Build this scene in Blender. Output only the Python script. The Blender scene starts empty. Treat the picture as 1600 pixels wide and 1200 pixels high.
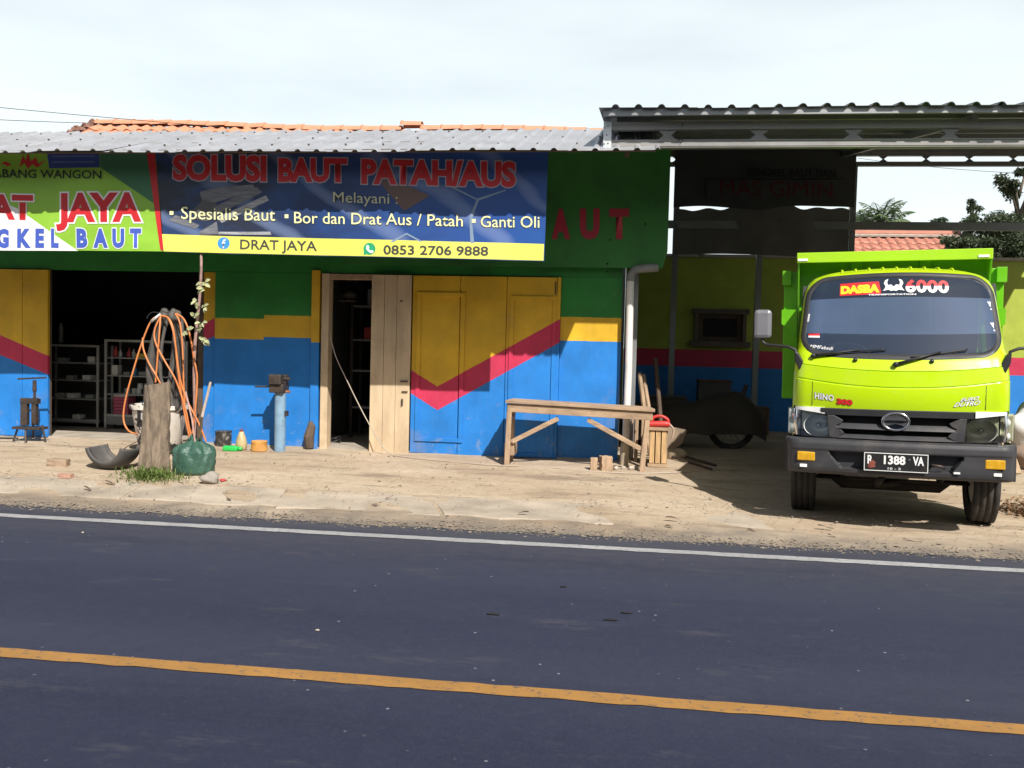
import bpy, bmesh, math, random
from mathutils import Vector, Matrix, Quaternion
random.seed(7)
R = math.radians
scene = bpy.context.scene

# ------------------------------------------------------------------ camera, sky, sun, exposure
CAM_H, CAM_YAW, CAM_PITCH, CAM_ROLL, CAM_F = 1.45, R(7.5), R(2.5), R(1.45), 1400.0   # focal length in units of a 1600 wide frame
fwd = Vector((-math.sin(CAM_YAW)*math.cos(CAM_PITCH), math.cos(CAM_YAW)*math.cos(CAM_PITCH), -math.sin(CAM_PITCH)))
r0 = Vector((math.cos(CAM_YAW), math.sin(CAM_YAW), 0)); u0 = r0.cross(fwd)
cr = r0*math.cos(CAM_ROLL) + u0*math.sin(CAM_ROLL); cu = -r0*math.sin(CAM_ROLL) + u0*math.cos(CAM_ROLL)
cam_data = bpy.data.cameras.new('camera'); cam = bpy.data.objects.new('camera', cam_data)
scene.collection.objects.link(cam)
cam_data.sensor_width = 36; cam_data.lens = 36*CAM_F/1600; cam_data.clip_end = 2000
m = Matrix.Identity(4)
for i in range(3): m[i][0], m[i][1], m[i][2] = cr[i], cu[i], -fwd[i]
m[2][3] = CAM_H
cam.matrix_world = m; scene.camera = cam

SUN_DIR = Vector((-.58, 1.0, -1.13)).normalized()        # the way the light travels
SUN_EL = math.asin(-SUN_DIR.z); SUN_AZ = math.atan2(-SUN_DIR.x, -SUN_DIR.y)
world = bpy.data.worlds.new('World'); scene.world = world; world.use_nodes = True
wn = world.node_tree; wn.nodes.clear()
sky = wn.nodes.new('ShaderNodeTexSky'); sky.sky_type = 'NISHITA'; sky.sun_disc = False
sky.sun_elevation = SUN_EL; sky.sun_rotation = SUN_AZ; sky.air_density = 1.0; sky.dust_density = 2.5; sky.ozone_density = 1.0
bg = wn.nodes.new('ShaderNodeBackground'); bg.inputs['Strength'].default_value = 0.05
wo = wn.nodes.new('ShaderNodeOutputWorld')
# thin high cloud: soft white veil over the blue
tc = wn.nodes.new('ShaderNodeTexCoord'); mp = wn.nodes.new('ShaderNodeMapping'); mp.inputs['Scale'].default_value = (1.2, 1.2, 5)
nz = wn.nodes.new('ShaderNodeTexNoise'); nz.inputs['Scale'].default_value = 1.6; nz.inputs['Detail'].default_value = 5
rp = wn.nodes.new('ShaderNodeValToRGB'); rp.color_ramp.elements[0].position = .30; rp.color_ramp.elements[1].position = .72
rp.color_ramp.elements[0].color = (.72, .72, .72, 1); rp.color_ramp.elements[1].color = (1, 1, 1, 1)
mx = wn.nodes.new('ShaderNodeMix'); mx.data_type = 'RGBA'; mx.inputs[7].default_value = (17.0, 18.8, 19.2, 1)
wn.links.new(tc.outputs['Generated'], mp.inputs['Vector']); wn.links.new(mp.outputs[0], nz.inputs['Vector'])
wn.links.new(nz.outputs['Fac'], rp.inputs[0])
# bright haze low in the sky all round, thinning with height
se = wn.nodes.new('ShaderNodeSeparateXYZ'); wn.links.new(tc.outputs['Generated'], se.inputs[0])
hz_ = wn.nodes.new('ShaderNodeMapRange'); hz_.interpolation_type = 'SMOOTHSTEP'; wn.links.new(se.outputs['Z'], hz_.inputs[0])
hz_.inputs[1].default_value = .20; hz_.inputs[2].default_value = .70; hz_.inputs[3].default_value = 1.0; hz_.inputs[4].default_value = .06
mm_ = wn.nodes.new('ShaderNodeMath'); mm_.operation = 'MULTIPLY'; wn.links.new(hz_.outputs[0], mm_.inputs[0]); wn.links.new(rp.outputs[0], mm_.inputs[1])
wn.links.new(mm_.outputs[0], mx.inputs[0])
wn.links.new(sky.outputs[0], mx.inputs[6]); wn.links.new(mx.outputs[2], bg.inputs['Color']); wn.links.new(bg.outputs[0], wo.inputs[0])
sl = bpy.data.lights.new('sun', 'SUN'); sl.energy = 5.0; sl.angle = R(.53); sl.color = (1, .95, .87)
so = bpy.data.objects.new('sun', sl); scene.collection.objects.link(so)
so.rotation_euler = SUN_DIR.to_track_quat('-Z', 'Y').to_euler(); so.location = (6, -8, 14)
vs = scene.view_settings; vs.view_transform = 'Standard'; vs.look = 'None'; vs.gamma = 1; vs.use_curve_mapping = False
vs.exposure = 0.35

# ------------------------------------------------------------------ helpers
def ray(px, py): return cr*((px-800)/CAM_F) - cu*((py-600)/CAM_F) + fwd
def W(px, py, Y):                      # the point at distance Y from the camera's side of the road that shows at (px, py)
    d = ray(px, py); return Vector((0, 0, CAM_H)) + d*(Y/d.y)
def smooth(a, b, t):
    t = max(0, min(1, (t-a)/(b-a))); return t*t*(3-2*t)
def ground_z(x, y):
    pts = [(6.6, -.012), (6.95, .012), (7.25, .03), (8.1, .05), (9.2, .10), (10.4, .14), (14, .15), (99, .15)]
    z = pts[-1][1]
    for (a, za), (b, zb) in zip(pts, pts[1:]):
        if y <= b:
            t = max(0, (y-a)/(b-a)); z = za+(zb-za)*t; break
    return z - .03*smooth(.4, 1.3, x)*smooth(7, 7.6, y)*(1-smooth(9, 10.5, y))
def G(px, py):                         # the ground point that shows at (px, py)
    d = ray(px, py); z = .05
    for _ in range(12):
        t = (z-CAM_H)/d.z; p = Vector((0, 0, CAM_H))+d*t; z = ground_z(p.x, p.y) if p.y > 6.6 else 0
    p.z = z; return p

def Gb(px, py, dy):                    # the ground point dy behind the one at (px, py), kept in line with px
    p = G(px, py); q = W(px, py, p.y+dy); q.z = ground_z(q.x, q.y); return q

class MB:
    def __init__(s): s.v, s.f, s.mi = [], [], []
    def add(s, vs_, fs, mi=0):
        b = len(s.v); s.v += [tuple(q) for q in vs_]
        for f in fs: s.f.append(tuple(b+i for i in f)); s.mi.append(mi)
        return s
    def box(s, x0, x1, y0, y1, z0, z1, mi=0):
        v = [(x, y, z) for z in (z0, z1) for y in (y0, y1) for x in (x0, x1)]
        return s.add(v, [(0,2,3,1),(4,5,7,6),(0,1,5,4),(2,6,7,3),(0,4,6,2),(1,3,7,5)], mi)
    def bar(s, a, b, w, h, up=(0,0,1), mi=0):       # a beam from a to b, w across and h along "up"
        a, b = Vector(a), Vector(b); d = (b-a).normalized(); up = Vector(up)
        x = d.cross(up)
        if x.length < 1e-4: x = d.cross(Vector((1,0,0)))
        x.normalize(); y = x.cross(d)
        v = [p + x*sx*w/2 + y*sy*h/2 for p in (a, b) for sy in (-1, 1) for sx in (-1, 1)]
        return s.add(v, [(0,1,3,2),(4,6,7,5),(0,4,5,1),(2,3,7,6),(0,2,6,4),(1,5,7,3)], mi)
    def tube(s, pts, r, n=8, cap=True, mi=0):
        pts = [Vector(p) for p in pts]; rr = r if isinstance(r, (list, tuple)) else [r]*len(pts)
        b = len(s.v); ref = None
        for i, p in enumerate(pts):
            d = (pts[min(i+1, len(pts)-1)] - pts[max(i-1, 0)])
            d = d.normalized() if d.length > 1e-9 else Vector((0,0,1))
            if ref is None:
                ref = d.cross(Vector((0,0,1)));
                if ref.length < 1e-3: ref = d.cross(Vector((0,1,0)))
            x = ref - d*ref.dot(d); x.normalize(); ref = x; y = d.cross(x)
            for k in range(n):
                a = 2*math.pi*k/n; s.v.append(tuple(p + (x*math.cos(a)+y*math.sin(a))*rr[i]))
        for i in range(len(pts)-1):
            for k in range(n):
                k2 = (k+1) % n; s.f.append((b+i*n+k, b+i*n+k2, b+(i+1)*n+k2, b+(i+1)*n+k)); s.mi.append(mi)
        if cap:
            s.f.append(tuple(b+k for k in reversed(range(n)))); s.f.append(tuple(b+(len(pts)-1)*n+k for k in range(n))); s.mi += [mi, mi]
        return s
    def lathe(s, prof, c=(0,0,0), n=20, mi=0, axis='z', cap=True):   # prof: (radius, height)
        b = len(s.v); c = Vector(c)
        for r, h in prof:
            for k in range(n):
                a = 2*math.pi*k/n; q = (r*math.cos(a), r*math.sin(a), h)
                if axis == 'y': q = (q[0], q[2], q[1])
                if axis == 'x': q = (q[2], q[0], q[1])
                s.v.append(tuple(c+Vector(q)))
        for i in range(len(prof)-1):
            for k in range(n):
                k2 = (k+1) % n; s.f.append((b+i*n+k, b+i*n+k2, b+(i+1)*n+k2, b+(i+1)*n+k)); s.mi.append(mi)
        if cap:
            s.f.append(tuple(b+k for k in reversed(range(n)))); s.f.append(tuple(b+(len(prof)-1)*n+k for k in range(n))); s.mi += [mi, mi]
        return s
    def prism(s, poly, y0, y1, mi=0):               # poly of (x, z), pushed from y0 to y1
        n = len(poly); v = [(x, y0, z) for x, z in poly] + [(x, y1, z) for x, z in poly]
        f = [tuple(range(n)), tuple(reversed(range(n, 2*n)))] + [(i, n+i, n+(i+1) % n, (i+1) % n) for i in range(n)]
        return s.add(v, f, mi)
    def slab(s, poly, z0, z1, mi=0):                # poly of (x, y), pushed from z0 to z1
        n = len(poly); v = [(x, y, z0) for x, y in poly] + [(x, y, z1) for x, y in poly]
        f = [tuple(range(n)), tuple(reversed(range(n, 2*n)))] + [(i, n+i, n+(i+1) % n, (i+1) % n) for i in range(n)]
        return s.add(v, f, mi)
    def grid(s, nu, nv, fn, mi=0, keep=None):
        b = len(s.v)
        for j in range(nv+1):
            for i in range(nu+1): s.v.append(tuple(fn(i/nu, j/nv)))
        for j in range(nv):
            for i in range(nu):
                if keep and not keep((i+.5)/nu, (j+.5)/nv): continue
                q = b+j*(nu+1)+i; s.f.append((q, q+1, q+nu+2, q+nu+1)); s.mi.append(mi)
        return s
    def blob(s, c, r, seed=0, n=8, m=6, amp=.25, mi=0):   # lumpy stone
        rnd = random.Random(seed); ph = [rnd.uniform(0, 6.28) for _ in range(6)]; c = Vector(c)
        def fn(u, v):
            a, t = u*2*math.pi, (v-.5)*math.pi
            d = Vector((math.cos(t)*math.cos(a), math.cos(t)*math.sin(a), math.sin(t)))
            k = 1 + amp*(math.sin(3*d.x+ph[0])*math.sin(2.5*d.y+ph[1]) + .6*math.sin(5*d.z+ph[2]+3*d.x))
            return c + Vector((d.x*r[0], d.y*r[1], d.z*r[2]))*k
        return s.grid(n, m, fn, mi)
    def build(s, name, mat, parent=None, local=False, sm=False, bevel=0, auto=None):
        me = bpy.data.meshes.new(name)
        off = Vector((0,0,0)) if (parent is None or local) else root_loc(parent)
        me.from_pydata([tuple(Vector(q)-off) for q in s.v], [], s.f)
        bm = bmesh.new(); bm.from_mesh(me); bmesh.ops.remove_doubles(bm, verts=bm.verts, dist=1e-5)
        bmesh.ops.recalc_face_normals(bm, faces=bm.faces)
        bm.to_mesh(me); bm.free()
        mats = mat if isinstance(mat, (list, tuple)) else [mat]
        for q in mats: me.materials.append(q)
        if len(mats) > 1 and len(me.polygons) == len(s.mi):
            for p, k in zip(me.polygons, s.mi): p.material_index = k
        if sm or auto:
            me.polygons.foreach_set('use_smooth', [True]*len(me.polygons))
            if auto: me.set_sharp_from_angle(angle=R(auto))
        o = bpy.data.objects.new(name, me); scene.collection.objects.link(o); o.parent = parent
        if bevel:
            b = o.modifiers.new('bevel', 'BEVEL'); b.width = bevel; b.segments = 2; b.limit_method = 'ANGLE'; b.angle_limit = R(40)
        return o
def root_loc(o):
    v = Vector((0,0,0))
    while o is not None: v += o.location; o = o.parent
    return v
def tag(o, label, cat, group=None, kind=None):
    if label: o['label'] = label
    if cat: o['category'] = cat
    if group: o['group'] = group
    if kind: o['kind'] = kind
    return o
def thing(name, loc, label, cat, group=None, rot=(0,0,0)):
    o = bpy.data.objects.new(name, None); scene.collection.objects.link(o); o.location = loc; o.rotation_euler = rot
    o.empty_display_size = .2
    return tag(o, label, cat, group)
def struct(o): o['kind'] = 'structure'; return o
def copy_tree(o, parent=None):
    c = o.copy(); scene.collection.objects.link(c); c.parent = parent
    for ch in o.children: copy_tree(ch, c)
    return c

# ------------------------------------------------------------------ materials
MATS = {}
def node_mat(name):
    mt = bpy.data.materials.new(name); mt.use_nodes = True
    nt = mt.node_tree; return mt, nt, nt.nodes['Principled BSDF']
def N(nt, kind, **kw):
    n = nt.nodes.new(kind)
    for k, v in kw.items():
        if k.startswith('i_'): n.inputs[k[2:].replace('_', ' ')].default_value = v
        else: setattr(n, k, v)
    return n
def mixc(nt, fac, a, b, blend='MIX'):
    n = nt.nodes.new('ShaderNodeMix'); n.data_type = 'RGBA'; n.blend_type = blend
    for sock, val in ((0, fac), (6, a), (7, b)):
        if hasattr(val, 'is_linked') or hasattr(val, 'links'): nt.links.new(val, n.inputs[sock])
        else: n.inputs[sock].default_value = val if not isinstance(val, tuple) else (*val[:3], 1)
    return n.outputs[2]
def ramp(nt, src, p0, p1, c0=0., c1=1.):
    n = nt.nodes.new('ShaderNodeMapRange'); nt.links.new(src, n.inputs[0])
    n.inputs[1].default_value = p0; n.inputs[2].default_value = p1; n.inputs[3].default_value = c0; n.inputs[4].default_value = c1
    return n.outputs[0]
def noise(nt, scale, detail=4, rough=.55, vec=None, dim=None, stretch=None):
    n = N(nt, 'ShaderNodeTexNoise'); n.inputs['Scale'].default_value = scale; n.inputs['Detail'].default_value = detail
    n.inputs['Roughness'].default_value = rough
    if vec is None:
        t = N(nt, 'ShaderNodeTexCoord'); vec = t.outputs['Object']
    if stretch:
        mpn = N(nt, 'ShaderNodeMapping'); mpn.inputs['Scale'].default_value = stretch; nt.links.new(vec, mpn.inputs[0]); vec = mpn.outputs[0]
    nt.links.new(vec, n.inputs['Vector']); return n.outputs['Fac']
def bump(nt, bsdf, h, strength=.3, dist=.01):
    b = N(nt, 'ShaderNodeBump'); b.inputs['Strength'].default_value = strength; b.inputs['Distance'].default_value = dist
    nt.links.new(h, b.inputs['Height']); nt.links.new(b.outputs[0], bsdf.inputs['Normal'])
def pm(name, col, rough=.7, metal=0., var=.18, scale=6., bstr=.15, bscale=60., bdist=.004, dirt=None, dscale=2.5, damt=.5, stretch=None, coat=0., spec=.5, var2=None):
    if name in MATS: return MATS[name]
    mt, nt, bs = node_mat(name)
    n1 = noise(nt, scale, 5, .6, stretch=stretch)
    f = ramp(nt, n1, .25, .75)
    lo = tuple(max(0, c*(1-var)) for c in col); hi = tuple(min(1, c*(1+var)) for c in (var2 or col))
    c = mixc(nt, f, lo, hi)
    if dirt:
        n2 = noise(nt, dscale, 6, .65); d = ramp(nt, n2, .5, .72, 0, damt); c = mixc(nt, d, c, dirt)
    nt.links.new(c, bs.inputs['Base Color'])
    n3 = noise(nt, bscale, 4, .6, stretch=stretch)
    nt.links.new(ramp(nt, n1, .2, .8, max(.02, rough-.12), min(1, rough+.1)), bs.inputs['Roughness'])
    bs.inputs['Metallic'].default_value = metal; bs.inputs['Coat Weight'].default_value = coat; bs.inputs['Coat Roughness'].default_value = .05
    bs.inputs['Specular IOR Level'].default_value = spec
    if bstr: bump(nt, bs, n3, bstr, bdist)
    MATS[name] = mt; return mt
def zone_paint(name, cols, bounds, rough=.55, wear=.35, wearcol=(.28, .30, .33), grime=(.06,.05,.04), step=None):
    """vertical paint zones: cols bottom to top, boundary k at z = a + b*|x-c| (+ d to the right of x=e)"""
    mt, nt, bs = node_mat(name)
    t = N(nt, 'ShaderNodeTexCoord'); sp = N(nt, 'ShaderNodeSeparateXYZ'); nt.links.new(N(nt, 'ShaderNodeNewGeometry').outputs['Position'], sp.inputs[0])
    def M(op, a, b=None):
        n = N(nt, 'ShaderNodeMath', operation=op)
        for k, q in enumerate((a, b)):
            if q is None: continue
            if hasattr(q, 'links'): nt.links.new(q, n.inputs[k])
            else: n.inputs[k].default_value = q
        return n.outputs[0]
    wob = M('MULTIPLY', M('SUBTRACT', noise(nt, 14, 2), .5), .012)
    zz = M('ADD', sp.outputs['Z'], wob)
    col = None
    for k, cc in enumerate(cols):
        if k == 0: col = (*cc, 1); continue
        a, b, c = bounds[k-1][:3]
        zb = M('ADD', M('MULTIPLY', M('ABSOLUTE', M('SUBTRACT', sp.outputs['X'], c)), b), a)
        if len(bounds[k-1]) > 3:
            d, e = bounds[k-1][3:]
            zb = M('ADD', zb, M('MULTIPLY', M('MULTIPLY', M('GREATER_THAN', sp.outputs['X'], e), 1.0), d))
        col = mixc(nt, M('GREATER_THAN', zz, zb), col, cc)
    n1 = noise(nt, 3, 6, .6); v = mixc(nt, 1.0, col, mixc(nt, ramp(nt, n1, .3, .7), (.80,.80,.80), (1.10,1.10,1.10)), 'MULTIPLY'); v = mixc(nt, ramp(nt, noise(nt, 22, 4, .7, stretch=(1, 1, .25)), .5, .8, 0, .025), v, (.75,.75,.70))
    st = noise(nt, 7, 4, .6, stretch=(1, 1, .12)); v = mixc(nt, ramp(nt, st, .55, .8, 0, .14), v, grime)
    # chipped paint, mostly low down where boots and tools knock the wall
    n2 = noise(nt, 11, 8, .7); low = ramp(nt, sp.outputs['Z'], .1, .9, .10, 0)
    chip = ramp(nt, M('ADD', n2, low), .66, .70, 0, wear); v = mixc(nt, chip, v, wearcol)
    n4 = noise(nt, 2.2, 5, .6); v = mixc(nt, ramp(nt, M('ADD', n4, M('MULTIPLY', low, 1.6)), .66, .84, 0, .35), v, (.30, .24, .17))
    nt.links.new(v, bs.inputs['Base Color']); bs.inputs['Roughness'].default_value = rough
    bump(nt, bs, noise(nt, 40, 5, .6, stretch=(1, 1, .35)), .25, .004)
    MATS[name] = mt; return mt
def glass(name, tint=(.8,.86,.88), rough=.02, ior=1.5, boost=0.0, dust_sheen=0.0):
    mt = bpy.data.materials.new(name); mt.use_nodes = True; nt = mt.node_tree; nt.nodes.clear()
    o = N(nt, 'ShaderNodeOutputMaterial'); tr = N(nt, 'ShaderNodeBsdfTransparent'); gl = N(nt, 'ShaderNodeBsdfGlossy')
    tr.inputs[0].default_value = (*tint, 1); gl.inputs['Roughness'].default_value = rough
    fr = N(nt, 'ShaderNodeFresnel'); fr.inputs[0].default_value = ior; mxs = N(nt, 'ShaderNodeMixShader')
    ad = N(nt, 'ShaderNodeMath', operation='ADD'); ad.inputs[1].default_value = boost; ad.use_clamp = True
    nt.links.new(fr.outputs[0], ad.inputs[0]); nt.links.new(ad.outputs[0], mxs.inputs[0]); nt.links.new(tr.outputs[0], mxs.inputs[1])
    nt.links.new(gl.outputs[0], mxs.inputs[2]); last = mxs.outputs[0]
    if dust_sheen:
        df = N(nt, 'ShaderNodeBsdfDiffuse'); df.inputs[0].default_value = (.24, .36, .62, 1); m2 = N(nt, 'ShaderNodeMixShader'); nt.links.new(ramp(nt, noise(nt, .9, 3, .5), .25, .8, dust_sheen*.65, dust_sheen*1.2), m2.inputs[0])  # thin dust film; its blue stands in for reflected sky
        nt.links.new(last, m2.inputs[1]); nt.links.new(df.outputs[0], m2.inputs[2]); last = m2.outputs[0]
    nt.links.new(last, o.inputs[0]); MATS[name] = mt; return mt
def flat(name, col, rough=.5, metal=0.): return pm(name, col, rough, metal, var=.06, scale=9, bstr=0)

def text_mesh(name, s, mat, parent, p0, p1, ptop, bold=.0, push=.004, shear=0, outline=None, omat=None, oname='outline', squeeze=True, spacing=1.0, face=None, local=False):
    """letters laid on the upright plane through p0 (baseline left), p1 (baseline right) up to ptop; push = how far proud towards the street"""
    p0, p1, ptop = Vector(p0), Vector(p1), Vector(ptop)
    def mk(off):
        c = bpy.data.curves.new('t', 'FONT'); c.body = s; c.size = 1; c.offset = off; c.shear = shear; c.space_character = spacing; c.resolution_u = 3
        o = bpy.data.objects.new('t', c); scene.collection.objects.link(o)
        dg = bpy.context.evaluated_depsgraph_get(); me = bpy.data.meshes.new_from_object(o.evaluated_get(dg))
        bpy.data.objects.remove(o); bpy.data.curves.remove(c); return me
    base = mk(bold); xs = [v.co.x for v in base.vertices]; ys = [v.co.y for v in base.vertices]
    x0, x1 = min(xs), max(xs)
    y0, y1 = (0 if min(ys) < -.05 else min(ys)), max(ys)
    ex = p1-p0; up = ptop-p0
    nrm = ex.cross(up).normalized()          # towards the street
    def place(me, nm, mt, ps):
        for v in me.vertices:
            a = (v.co.x-x0)/(x1-x0); b = (v.co.y-y0)/(y1-y0)
            q = p0 + ex*a + up*b + nrm*ps
            if face: q = Vector(face(q, ps))
            v.co = q - (root_loc(parent) if parent and not local else Vector((0,0,0)))
        me.materials.clear(); me.materials.append(mt); me.name = nm
        o = bpy.data.objects.new(nm, me); scene.collection.objects.link(o); o.parent = parent; return o
    if outline: place(mk(bold+outline), oname, omat, push-.0015)
    return place(base, name, mat, push)
# ------------------------------------------------------------------ shared materials
M_concrete = pm('concrete', (.40,.35,.29), .9, var=.2, scale=3, bstr=.5, bscale=45, bdist=.006, dirt=(.16,.13,.10), dscale=1.6, damt=.6)
M_galv = pm('galvanised_steel', (.62,.64,.66), .45, .55, var=.1, scale=5, bstr=.05)
M_galv_dull = pm('dull_galvanised_steel', (.30,.31,.32), .5, .5, var=.15, scale=5, bstr=.05, dirt=(.12,.10,.09), damt=.4)
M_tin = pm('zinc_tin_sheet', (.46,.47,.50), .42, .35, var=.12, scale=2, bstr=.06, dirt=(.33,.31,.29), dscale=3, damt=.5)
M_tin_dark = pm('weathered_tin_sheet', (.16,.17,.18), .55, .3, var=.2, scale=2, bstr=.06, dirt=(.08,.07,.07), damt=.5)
M_wood = pm('raw_wood', (.40,.28,.18), .8, var=.35, scale=9, bstr=.45, bscale=25, bdist=.006, stretch=(1,1,1), dirt=(.16,.11,.08), damt=.6, dscale=5)
M_wood_dark = pm('dark_wood', (.10,.07,.05), .8, var=.35, scale=9, bstr=.4, bscale=25)
M_black = pm('black_plastic', (.018,.018,.02), .5, var=.2, bstr=.08)
M_void = pm('sooty_black', (.012,.012,.014), .9, var=.3)
M_iron = pm('rusty_iron', (.07,.06,.055), .6, .5, var=.4, scale=15, bstr=.4, dirt=(.16,.08,.04), dscale=9, damt=.6)
M_rubber = pm('black_rubber', (.035,.034,.034), .7, var=.3, scale=8, bstr=.25, bscale=30, dirt=(.14,.12,.10), dscale=4, damt=.5)
M_tile = pm('orange_clay_tile', (.58,.27,.16), .75, var=.22, scale=5, bstr=.3, dirt=(.30,.15,.10), dscale=4, damt=.6)
M_tile_red = pm('red_clay_tile', (.42,.165,.115), .75, var=.25, scale=3, bstr=.3, dirt=(.5,.36,.27), dscale=4, damt=.6)
M_mortar = pm('mortar', (.42,.37,.32), .95, var=.25, scale=8, bstr=.5, bscale=40)
M_white = pm('white_paint', (.78,.78,.76), .5, var=.06, bstr=.05, dirt=(.45,.42,.38), damt=.35)
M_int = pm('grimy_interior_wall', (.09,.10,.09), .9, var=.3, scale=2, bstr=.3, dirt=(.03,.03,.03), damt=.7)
GREEN, YEL, RED, BLUE = (.018,.21,.028), (.70,.42,.02), (.55,.03,.09), (.014,.20,.62)

# ------------------------------------------------------------------ ground, road, slabs, gravel
def asphalt():   # grain, polished wheel lanes, patches of dust
    mt, nt, bs = node_mat('asphalt')
    big = noise(nt, .5, 4, .6, stretch=(.35, 1.4, 1)); fine = noise(nt, 150, 3, .8); mid = noise(nt, 9, 5, .7)
    c = mixc(nt, ramp(nt, big, .3, .7), (.017,.022,.048), (.025,.031,.060))
    c = mixc(nt, ramp(nt, mid, .3, .7, 0, .3), c, (.042,.047,.075))
    t = N(nt, 'ShaderNodeTexCoord'); sp = N(nt, 'ShaderNodeSeparateXYZ'); nt.links.new(t.outputs['Object'], sp.inputs[0])
    edge = N(nt, 'ShaderNodeMath', operation='ADD'); nt.links.new(sp.outputs['Y'], edge.inputs[0])
    nt.links.new(ramp(nt, mid, 0, 1, -.5, .5), edge.inputs[1])
    c = mixc(nt, ramp(nt, edge.outputs[0], 5.5, 6.9, 0, .6), c, (.085,.083,.090))      # dust washed in from the verge
    lane = N(nt, 'ShaderNodeMath', operation='SINE'); lm = N(nt, 'ShaderNodeMath', operation='MULTIPLY'); lm.inputs[1].default_value = 3.7; nt.links.new(sp.outputs['Y'], lm.inputs[0]); nt.links.new(lm.outputs[0], lane.inputs[0])
    c = mixc(nt, ramp(nt, lane.outputs[0], -.2, 1, 0, .30), c, (.042,.047,.074))
    c = mixc(nt, ramp(nt, noise(nt, 1.3, 6, .7, stretch=(.25, 1.6, 1)), .52, .72, 0, .5), c, (.016,.019,.038))
    c = mixc(nt, ramp(nt, noise(nt, 34, 5, .8), .5, .75, 0, .45), c, (.062,.066,.092))
    vo = N(nt, 'ShaderNodeTexVoronoi'); vo.inputs['Scale'].default_value = 11; nt.links.new(t.outputs['Object'], vo.inputs['Vector'])
    sx = N(nt, 'ShaderNodeSeparateColor'); nt.links.new(vo.outputs['Color'], sx.inputs[0]); ml = N(nt, 'ShaderNodeMath', operation='MULTIPLY')
    nt.links.new(ramp(nt, vo.outputs['Distance'], .05, .10, .8, 0), ml.inputs[0]); nt.links.new(ramp(nt, sx.outputs[0], .72, .95, 0, 1), ml.inputs[1])
    c = mixc(nt, ml.outputs[0], c, (.30,.30,.34))   # pale chippings
    c = mixc(nt, ramp(nt, edge.outputs[0], 2.6, 4.0, .45, 0), c, (.010,.014,.036))      # darker and bluer towards the near lane
    c = mixc(nt, ramp(nt, noise(nt, 2.6, 5, .75, stretch=(.4, 1.3, 1)), .58, .74, 0, .45), c, (.10,.095,.105))
    c = mixc(nt, ramp(nt, fine, .55, .8, 0, .5), c, (.085,.09,.12))
    nt.links.new(c, bs.inputs['Base Color']); bs.inputs['Roughness'].default_value = .82; bs.inputs['Specular IOR Level'].default_value = .3
    bump(nt, bs, fine, .45, .006); return mt
def dirt():
    mt, nt, bs = node_mat('packed_dirt')
    a = noise(nt, .9, 6, .65, stretch=(.5, 1.3, 1)); b = noise(nt, 12, 6, .7); f = noise(nt, 120, 3, .7)
    c = mixc(nt, ramp(nt, a, .32, .62), (.40,.30,.205), (.56,.46,.345))
    c = mixc(nt, ramp(nt, b, .42, .70, 0, .45), c, (.30,.225,.16))
    c = mixc(nt, ramp(nt, noise(nt, 2.3, 5, .7, stretch=(.4, 1.5, 1)), .53, .68, 0, .75), c, (.23,.175,.13))
    t = N(nt, 'ShaderNodeTexCoord'); sp = N(nt, 'ShaderNodeSeparateXYZ'); nt.links.new(t.outputs['Object'], sp.inputs[0])
    ad = N(nt, 'ShaderNodeMath', operation='ADD'); nt.links.new(sp.outputs['Y'], ad.inputs[0]); nt.links.new(ramp(nt, noise(nt, 3, 6, .7), .2, .8, -.45, .45), ad.inputs[1])
    c = mixc(nt, ramp(nt, ad.outputs[0], 7.45, 6.85, 0, .85), c, (.17,.15,.13))
    c = mixc(nt, ramp(nt, f, .6, .8, 0, .6), c, (.62,.56,.48))
    nt.links.new(c, bs.inputs['Base Color']); bs.inputs['Roughness'].default_value = .95; bs.inputs['Specular IOR Level'].default_value = .2
    h = N(nt, 'ShaderNodeMath', operation='ADD'); nt.links.new(b, h.inputs[0]); nt.links.new(f, h.inputs[1]); bump(nt, bs, h.outputs[0], .7, .012); return mt
M_asphalt, M_dirt = asphalt(), dirt()
M_field = pm('field_soil', (.13,.14,.07), .95, var=.4, scale=.4, bstr=.4, bscale=3)
def line_paint(name, col):
    mt, nt, bs = node_mat(name)
    w = noise(nt, 26, 6, .75); e = noise(nt, 3, 4, .6)
    c = mixc(nt, ramp(nt, w, .54, .66, 0, .9), col, (.07,.072,.09)); c = mixc(nt, ramp(nt, e, .35, .7, 0, .55), c, tuple(q*.6 for q in col))
    nt.links.new(c, bs.inputs['Base Color']); bs.inputs['Roughness'].default_value = .75; bump(nt, bs, noise(nt, 200, 2), .3, .004); return mt

struct(MB().grid(4, 4, lambda u, v: (-700+1400*u, -60+1460*v, -.06)).build('ground', M_field))
struct(MB().grid(40, 8, lambda u, v: (-60+120*u, -9+15.86*v, 0)).build('road', M_asphalt))
def strip(name, y0, y1, mat, wob):
    rnd = random.Random(len(name)); mb = MB(); n = 500
    vs_ = []
    for i in range(n+1):
        x = -22+44*i/n; vs_ += [(x, y0+rnd.uniform(-wob, wob)*1.6, .004), (x, y1+rnd.uniform(-wob, wob), .004)]
    mb.add(vs_, [(2*i, 2*i+2, 2*i+3, 2*i+1) for i in range(n)])
    return struct(mb.build(name, mat))
strip('white_edge_line', 6.39, 6.505, line_paint('white_road_paint', (.37,.37,.38)), .005)
strip('yellow_centre_line', 3.613, 3.717, line_paint('yellow_road_paint', (.37,.19,.05)), .005)
def apron_pt(u, v):
    x = -15+30*u; y = 6.72+13.3*(v**1.6); z = ground_z(x, y)
    z += .006*math.sin(x*3.1+y*2)*math.sin(y*4.3-x) + .004*math.sin(x*9.7+y*7.1)
    if y < 6.95: z = ground_z(x, y) - .006 + .012*math.sin(x*4.1)*math.sin(x*1.3+2)*smooth(6.72, 6.9, y)
    return (x, y, z)
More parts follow.
